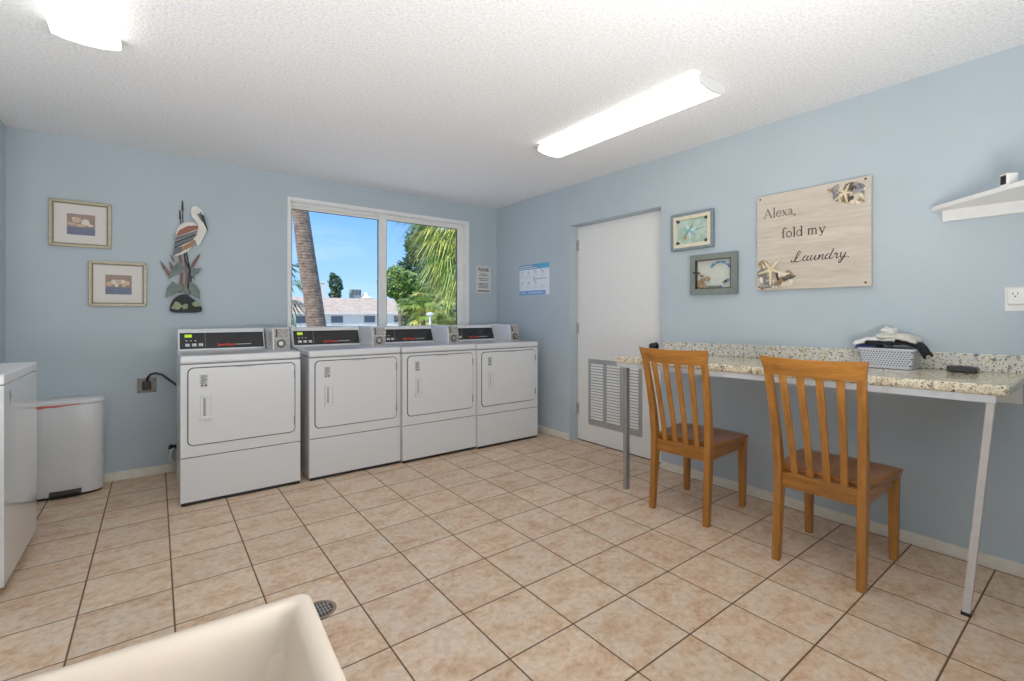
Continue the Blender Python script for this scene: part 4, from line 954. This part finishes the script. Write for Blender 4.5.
t = thing('floor_drain', 'round metal floor drain beside the sink corner', 'drain', (-2.632, -2.462, 0.0))
R0 = 0.066
MB().lathe([(R0, 0.0005), (R0, 0.002), (R0 - 0.006, 0.003), (R0 - 0.014, 0.002), (R0 - 0.014, 0.0006)], 30).build('collar', plain('brown_drain_ring', rgb(150, 128, 106), 0.45, 0.3), t)
MB().lathe([(R0 - 0.014, 0.0008), (R0 - 0.014, 0.0016), (0.004, 0.0018)], 30).build('drain_bowl', M_BLACK, t)
gr = MB()
for k in range(-3, 4):
    x = k * 0.0125; l = math.sqrt(max(0, 0.0465 ** 2 - x * x)); gr.box(x - 0.0028, x + 0.0028, -l, l, 0.0018, 0.0036)
for k in (-1, 0, 1): gr.box(-0.044, 0.044, k * 0.024 - 0.002, k * 0.024 + 0.002, 0.0018, 0.003)
gr.build('grate', plain('warm_grate', rgb(158, 150, 142), 0.45, 0.4), t)

# ------------------------------------------------------------------ outside the window
GZ = -0.75
M_LAWN = plain('lawn_and_paving', rgb(190, 186, 170), 0.9, var=0.15, scale=2)
struct(MB().box(-60, 90, 0.5, 140, GZ - 0.3, GZ).build('ground', M_LAWN))
struct(MB().box(-14, 16, 0.4, 7.5, GZ, GZ + 0.01).build('sun_bounce_slab', plain('pale_bounce', rgb(234, 230, 222), 0.9)))  # unseen pale slab added to bounce sunlight through the window onto the ceiling
M_BARK = wood_mat('palm_bark', rgb(84, 72, 60), rgb(146, 128, 108), 'x', 0.7, 0.9)
def bark():
    m, nt, bs = new_mat('ringed_palm_bark'); v = coords(nt)
    wv = nt.nodes.new('ShaderNodeTexWave'); wv.wave_type = 'BANDS'; wv.bands_direction = 'Z'; wv.inputs['Scale'].default_value = 8.0; wv.inputs['Distortion'].default_value = 5.0; wv.inputs['Detail'].default_value = 3
    nt.links.new(v, wv.inputs['Vector']); n = noise_n(nt, v, 14.0, 5, 0.7)
    f = math_n(nt, 'ADD', math_n(nt, 'MULTIPLY', wv.outputs['Fac'], 0.14), math_n(nt, 'MULTIPLY', n, 0.86))
    nt.links.new(ramp(nt, f, [(0.3, rgb(82, 66, 54)), (0.5, rgb(134, 110, 90)), (0.7, rgb(170, 146, 124))]), bs.inputs['Base Color'])
    bs.inputs['Roughness'].default_value = 0.9; bump(nt, bs, f, 0.8, 0.03); return m
M_PBARK = bark()
LEAF = {k: leaf_mat('leaf_' + k, a, b) for k, a, b in (('yellow', rgb(180, 182, 74), rgb(226, 220, 124)), ('mid', rgb(76, 112, 48), rgb(140, 162, 78)), ('dark', rgb(30, 58, 34), rgb(70, 100, 56)), ('bright', rgb(100, 142, 50), rgb(176, 190, 92)), ('blue', rgb(52, 84, 60), rgb(110, 138, 92)))}
def frond(b, o, az, elev, L, droop, n=16, leaf=0.35, wd=0.03, seed=0, mi=0):
    """feather frond: a drooping spine with leaflets hanging both sides"""
    r = random.Random(seed); p = Vector(o); pts = []
    for k in range(n + 1):
        f = k / n; e = elev - droop * f * f
        pts.append(p.copy()); p = p + Vector((math.cos(az) * math.cos(e), math.sin(az) * math.cos(e), math.sin(e))) * (L / n)
    side = Vector((-math.sin(az), math.cos(az), 0))
    for k in range(1, n + 1):
        d = (pts[k] - pts[k - 1]).normalized(); q = pts[k]
        b.face([pts[k - 1] - side * 0.012, pts[k - 1] + side * 0.012, q + side * 0.012, q - side * 0.012], mi)
        l = leaf * (0.55 + 0.6 * math.sin(PI * min(1, (k + 2) / (n + 2)))) * r.uniform(0.85, 1.15)
        for s in (-1, 1):
            tip = q + (side * s * 0.75 + d * 0.55 - Vector((0, 0, 0.45 + 0.3 * r.random()))) * l
            b.face([q - d * wd, q + d * wd, tip + d * 0.008], mi)
    return b
def fan(b, o, az, elev, L, n=18, seed=0, mi=0, spread=2.6, wd=0.05, stem=0.6):
    """palmetto fan: blades radiating from the end of a stalk, tips hanging"""
    r = random.Random(seed); o = Vector(o)
    d = Vector((math.cos(az) * math.cos(elev), math.sin(az) * math.cos(elev), math.sin(elev))); hub = o + d * stem
    s = Vector((-math.sin(az), math.cos(az), 0)); u = d.cross(s)
    b.face([o - s * 0.012, o + s * 0.012, hub + s * 0.012, hub - s * 0.012], mi)
    for k in range(n):
        a = (k / (n - 1) - 0.5) * spread; dr_ = d * math.cos(a) + s * math.sin(a); l = L * r.uniform(0.8, 1.1) * (0.75 + 0.25 * math.cos(a))
        mid = hub + dr_ * l * 0.6 - Vector((0, 0, l * 0.06)); tip = hub + dr_ * l - Vector((0, 0, l * (0.28 + 0.25 * r.random())))
        w_ = (s * math.cos(a) - d * math.sin(a)) * wd * 0.5
        b.face([hub, mid - w_, tip, mid + w_], mi)
def leaf_crown(b, c, R, n, size, seed=0, mats=1):
    r = random.Random(seed)
    for k in range(n):
        while True:
            d = Vector((r.uniform(-1, 1), r.uniform(-1, 1), r.uniform(-1, 1)))
            if 0.2 < d.length < 1: break
        nn = 1 + 0.35 * noise.noise(d.normalized() * 1.8 + Vector((seed, 0, 0)))
        d = d.normalized() * (0.55 + 0.45 * d.length) * nn
        p = Vector((c[0] + d.x * R[0], c[1] + d.y * R[1], c[2] + d.z * R[2]))
        a = Vector((r.uniform(-1, 1), r.uniform(-1, 1), r.uniform(-1, 1))).normalized() * size; e = a.orthogonal().normalized() * size * 0.5
        b.face([p - a, p + e, p + a, p - e], r.randrange(mats))
# leaning palm just outside the left pane
t = thing('palm_tree', 'thick leaning palm trunk just outside the left window pane', 'tree', (-1.1, 2.6, GZ))
def rel(p): return (p[0] + 1.1, p[1] - 2.6, p[2] - GZ)
tr = [(-1.02, 2.6, GZ, 0.17), (-1.14, 2.6, 0.0, 0.155), (-1.245, 2.6, 0.6, 0.142), (-1.325, 2.6, 1.05, 0.133), (-1.385, 2.6, 1.52, 0.122), (-1.458, 2.6, 2.0, 0.122), (-1.546, 2.6, 2.69, 0.108), (-1.66, 2.6, 3.6, 0.10), (-1.76, 2.6, 4.4, 0.10)]
MB().tube([rel(p) for p in tr], [p[3] for p in tr], 22).build('trunk', M_PBARK, t, smooth=True)
b = MB()
for k in range(16): frond(b, rel((-1.77, 2.6, 4.4)), 2 * PI * k / 16 + 0.2, 0.7 - 0.4 * (k % 3), 1.9, 1.7, 16, 0.45, 0.02, k)
frond(b, rel((-1.74, 2.6, 4.35)), -0.35, 0.15, 2.1, 2.6, 18, 0.42, 0.014, 91); frond(b, rel((-1.74, 2.6, 4.35)), 0.15, 0.0, 2.0, 2.2, 18, 0.42, 0.014, 92)
b.build('crown', LEAF['dark'], t)
# young palm behind that trunk
t = thing('palm_tree', 'dark green palm fronds peeking out left of the leaning trunk', 'tree', (-1.3, 7.5, GZ))
MB().tube([(0, 0, 0), (0.03, 0, 1.2), (0.0, 0, 2.6)], [0.13, 0.11, 0.10], 12).build('trunk', M_PBARK, t, smooth=True)
b = MB()
for k in range(20): fan(b, (0, 0, 2.55), 2 * PI * k / 20, 0.7 - 0.5 * (k % 4), 0.95, 14, k, k % 2)
b.build('crown', [LEAF['dark'], LEAF['mid']], t)
# big palm with hanging fronds at the right pane
t = thing('palm_tree', 'large palm with hanging yellow-green fronds filling the right window pane', 'tree', (4.38, 8.0, GZ))
MB().tube([(0, 0, 0), (0.03, 0, 1.6), (0.05, 0, 3.2), (0.0, 0, 5.2)], [0.2, 0.17, 0.15, 0.15], 14).build('trunk', M_PBARK, t, smooth=True)
b = MB()
for k in range(110):
    z = 3.7 + 2.0 * (k / 109); az = PI + rnd.uniform(-1.5, 1.5) if k % 4 else rnd.uniform(-1.5, 1.5)
    fan(b, (rnd.uniform(-.2, .2), rnd.uniform(-.3, .2), z), az, -0.9 + 1.1 * (k / 109) + rnd.uniform(-.25, .25), 1.0 + 0.25 * (k / 109), 20, k, (0, 1, 2, 0, 2)[k % 5], 2.3, 0.042, 0.62 + 0.45 * (k / 109))
b.build('crown', [LEAF['bright'], LEAF['mid'], LEAF['yellow']], t)
# dense shrubs and trees behind
t = thing('broadleaf_tree', 'rounded green tree left of the big palm outside the right pane', 'tree', (5.6, 15.5, GZ))
MB().tube([(0, 0, 0), (0.1, 0, 1.0), (0.0, 0, 2.2)], [0.14, 0.11, 0.07], 10).build('trunk', M_PBARK, t)
b = MB(); leaf_crown(b, (0.0, 0, 3.35), (0.85, 0.8, 0.75), 2600, 0.10, 4, 2); leaf_crown(b, (0.7, 0, 2.8), (0.8, 0.8, 0.8), 1800, 0.10, 5, 2)
b.build('foliage', [LEAF['mid'], LEAF['bright']], t)
t = thing('broadleaf_tree', 'dark dense tree behind the hanging palm fronds', 'tree', (8.1, 17.0, GZ))
MB().tube([(0, 0, 0), (0, 0, 2.5)], [0.2, 0.12], 10).build('trunk', M_PBARK, t)
b = MB(); leaf_crown(b, (0.2, 0, 4.2), (2.0, 1.0, 2.4), 6500, 0.15, 9, 2); leaf_crown(b, (0.5, 0.4, 1.8), (2.1, 0.8, 1.7), 3600, 0.15, 19, 2)
b.build('foliage', [LEAF['blue'], LEAF['dark']], t)
t = thing('palmetto', 'bushy yellow-green palmetto low in the right window pane', 'palm', (6.45, 13.6, GZ))
b = MB()
for k in range(90): fan(b, (rnd.uniform(-0.55, 0.6), rnd.uniform(-.3, .3), 2.0 + rnd.uniform(-0.5, 0.3)), rnd.uniform(0, 2 * PI), rnd.uniform(-0.4, 1.2), 0.62, 16, 300 + k, k % 3, 2.4, 0.05, 0.45)
b.build('crown', [LEAF['yellow'], LEAF['yellow'], LEAF['bright']], t)
MB().tube([(0, 0, 0), (0, 0, 2.0)], [0.14, 0.1], 10).build('trunk', M_PBARK, t)
t = thing('palmetto', 'green palmetto clump left of the lamp post', 'palm', (4.85, 11.7, GZ))
b = MB()
for k in range(46): fan(b, (rnd.uniform(-0.35, 0.4), rnd.uniform(-.3, .3), 2.35 + rnd.uniform(-0.35, 0.3)), rnd.uniform(0, 2 * PI), rnd.uniform(-0.6, 1.0), 0.55, 16, 500 + k, k % 3, 2.4, 0.045, 0.4)
b.build('crown', [LEAF['bright'], LEAF['mid'], LEAF['yellow']], t)
MB().tube([(0.1, 0, 0), (0.05, 0, 1.2), (0, 0, 2.4)], [0.12, 0.09, 0.08], 10).build('trunk', M_PBARK, t)
# lamp post
t = thing('lamp_post', 'slim white lamp post with a round head outside the right pane', 'lamp', (4.25, 9.9, GZ))
MB().tube([(0, 0, 0), (0, 0, 1.95)], 0.035, 10).build('pole', M_WPAINT, t)
MB().lathe([(0.05, 1.92), (0.13, 1.97), (0.14, 2.02), (0.05, 2.06)], 14).build('lamp_head', M_WPAINT, t)
# long low house with a tan roof
t = thing('house', 'long low white house with a tan hipped roof across the street', 'building', (14.0, 40.0, GZ), 6)
M_ROOF = speckle_mat('tan_roof_tile', rgb(204, 176, 150), rgb(218, 192, 168), 2.0, 0.5, 0.9); M_HWALL = plain('white_stucco', rgb(240, 234, 222), 0.9); M_HWIN = plain('dusky_house_glass', rgb(88, 98, 108), 0.15)
MB().box(-12, 16, 0.6, 9, 0, 2.25).build('wall', M_HWALL, t)
MB().hexa([(-12.8, 0.3, 2.15), (16.8, 0.3, 2.15), (16.8, 9.8, 2.15), (-12.8, 9.8, 2.15)], [(-10, 4.2, 3.72), (14, 4.2, 3.72), (14, 5.2, 3.72), (-10, 5.2, 3.72)]).build('roof', M_ROOF, t)
MB().box(-12.8, 16.8, 0.25, 0.33, 2.05, 2.2).build('fascia', M_HWALL, t)
for x in (-6.8, -3.7, -0.45, 2.75, 5.4, 9.0):
    f_ = MB().box(x - 0.62, x + 0.62, 0.54, 0.6, 1.2, 1.95).build('window', M_HWALL, t)
    MB().box(x - 0.56, x + 0.56, 0.52, 0.55, 1.25, 1.90).build('pane', M_HWIN, f_)
# things above the far roofline
t = thing('rooftop_unit', 'grey rooftop air unit beyond the tan roof', 'air conditioner', (17.0, 55.0, 2.6))
MB().box(-0.65, 0.65, -0.4, 0.4, 0, 1.9).build('housing', plain('unit_grey', rgb(150, 154, 150), 0.7), t, bevel=0.05)
b = MB()
for k in range(3): b.box(-0.6 + 0.43 * k, -0.28 + 0.43 * k, -0.43, -0.4, 1.2, 1.8)
b.build('louvre', plain('louvre_grey', rgb(96, 104, 100), 0.7), t)
t = thing('roof_cowl', 'small white domed cowl beside the grey rooftop unit', 'vent', (18.4, 55.0, 2.4))
MB().lathe([(0.75, 0), (0.75, 0.9), (0.95, 1.0), (0.4, 1.35), (0.3, 1.7), (0.05, 1.75)], 14).build('cap', M_HWALL, t, smooth=False)
t = thing('distant_building', 'narrow white building rising beyond the tan roof', 'building', (13.2, 58.0, GZ))
MB().box(-0.8, 0.9, 0, 3, 0, 6.1).build('wall', M_HWALL, t); MB().box(-0.9, 1.0, -0.1, 3.1, 6.1, 6.3).build('roof', M_HWALL, t)
for z in (4.2, 5.2): MB().box(-0.2, 0.35, -0.05, 0, z, z + 0.55).build('window', M_HWIN, t)
t = thing('broadleaf_tree', 'small dark tree rising beyond the tan roof in the left pane', 'tree', (14.2, 54.0, GZ))
MB().tube([(0, 0, 0), (0, 0, 4.6)], [0.2, 0.1], 8).build('trunk', M_PBARK, t)
b = MB(); leaf_crown(b, (0.1, 0, 5.6), (0.8, 0.7, 1.2), 1500, 0.16, 31, 2); leaf_crown(b, (-0.3, 0, 6.6), (0.35, 0.4, 0.55), 400, 0.14, 32, 2); leaf_crown(b, (0, 0, 4.3), (0.7, 0.5, 0.6), 500, 0.16, 33, 2)
b.build('foliage', [LEAF['dark'], LEAF['blue']], t)
# parked car
t = thing('car', 'dark car parked outside, only its roof above the dryer', 'car', (4.55, 20.0, GZ), 4)
M_CARP = plain('charcoal_car_paint', rgb(74, 74, 78), 0.25, 0.3, coat=0.5)
MB().loft([[(x * k, y, z) for x, y in rrect(-0.9, 0.9, -2.2, 2.2, 0.35, 4)] for k, z in ((0.96, 0.32), (1.0, 0.6), (0.97, 0.88))]).build('body', M_CARP, t, smooth=False, bevel=0.03)
MB().loft([[(x, y, z) for x, y in rrect(-0.86 * k, 0.86 * k, -1.2 * q, 1.5 * q, 0.25, 4)] for k, q, z in ((1.0, 1.0, 0.88), (0.86, 0.8, 1.30))]).build('cabin', plain('car_glass', rgb(40, 46, 52), 0.08), t)
MB().loft([[(x, y, z) for x, y in rrect(-0.76 * k, 0.76 * k, -0.98 * k, 1.22 * k, 0.22, 4)] for k, z in ((1.0, 1.28), (0.99, 1.35), (0.9, 1.40))]).build('roof', M_CARP, t, bevel=0.01)
for sx in (-1, 1):
    for yy in (-1.35, 1.35): MB().lathe([(0.2, sx * 0.72), (0.32, sx * 0.72), (0.32, sx * 0.9), (0.2, sx * 0.91)], 18, (0, yy, 0.32), 'x').build('wheel', M_BLACK, t)

# ------------------------------------------------------------------ sky, sun, camera
wd = bpy.data.worlds.new('sky'); SC.world = wd; wd.use_nodes = True
nt = wd.node_tree; bg = nt.nodes['Background']
tc = nt.nodes.new('ShaderNodeTexCoord'); sp = nt.nodes.new('ShaderNodeSeparateXYZ'); nt.links.new(tc.outputs['Generated'], sp.inputs[0])
col = ramp(nt, sp.outputs[2], [(0.0, rgb(186, 216, 244)), (0.05, rgb(158, 202, 244)), (0.2, rgb(116, 174, 240)), (0.6, rgb(84, 142, 222))])
mp = nt.nodes.new('ShaderNodeMapping'); mp.inputs['Scale'].default_value = (2.0, 2.0, 9.0); nt.links.new(tc.outputs['Generated'], mp.inputs['Vector'])
cl = ramp(nt, noise_n(nt, mp.outputs[0], 2.2, 5, 0.6), [(0.52, (0, 0, 0, 1)), (0.8, (0.35, 0.35, 0.35, 1))])
nt.links.new(mixc(nt, cl, col, rgb(200, 222, 246)), bg.inputs['Color']); bg.inputs['Strength'].default_value = 1.35
sun = bpy.data.lights.new('sun', 'SUN'); sun.energy = 4.3; sun.angle = math.radians(0.6); sun.color = (1.0, 0.95, 0.86)
so = bpy.data.objects.new('sun', sun); COL.objects.link(so); so.location = (-6, -8, 12)
so.rotation_euler = Vector((0.66, 0.36, -0.75)).to_track_quat('-Z', 'Y').to_euler()

# added soft fill lamp behind the camera, aimed up to brighten the ceiling
fl = bpy.data.lights.new('ceiling_fill', 'AREA'); fl.shape = 'RECTANGLE'; fl.size = 1.6; fl.size_y = 0.3; fl.energy = 52; fl.color = (1.0, 0.98, 0.95)
fo = bpy.data.objects.new('ceiling_fill', fl); COL.objects.link(fo); fo.location = (-2.25, -4.47, 0.95)
fo.rotation_euler = Vector((0.0, 0.34, 0.92)).to_track_quat('-Z', 'Y').to_euler()

for nm, loc, d, e, sz in (('ceiling_fill_left', (-4.2, -3.0, 0.9), (0.25, 0.15, 0.9), 21, 0.35),):  # second added fill lamp by the left wall, evening out the ceiling
    l2 = bpy.data.lights.new(nm, 'AREA'); l2.shape = 'RECTANGLE'; l2.size = sz; l2.size_y = sz * 2; l2.energy = e
    lo = bpy.data.objects.new(nm, l2); COL.objects.link(lo); lo.location = loc; lo.rotation_euler = Vector(d).to_track_quat('-Z', 'Y').to_euler()

SC.cycles.diffuse_bounces = 8; SC.cycles.max_bounces = 14

cam = bpy.data.cameras.new('camera'); cam.lens = 36.0 * 469.075 / 1024; cam.sensor_width = 36.0; cam.sensor_fit = 'HORIZONTAL'
cam.shift_y = -(340.5 - 315.4345) / 1024; cam.clip_start = 0.02; cam.clip_end = 400
co = bpy.data.objects.new('camera', cam); COL.objects.link(co)
co.location = (-3.1617, -4.4559, 1.1992); co.rotation_euler = (PI / 2, 0, -0.6494)
SC.camera = co
SC.view_settings.view_transform = 'Standard'; SC.view_settings.look = 'None'
SC.view_settings.exposure = 0.0; SC.view_settings.gamma = 1.1
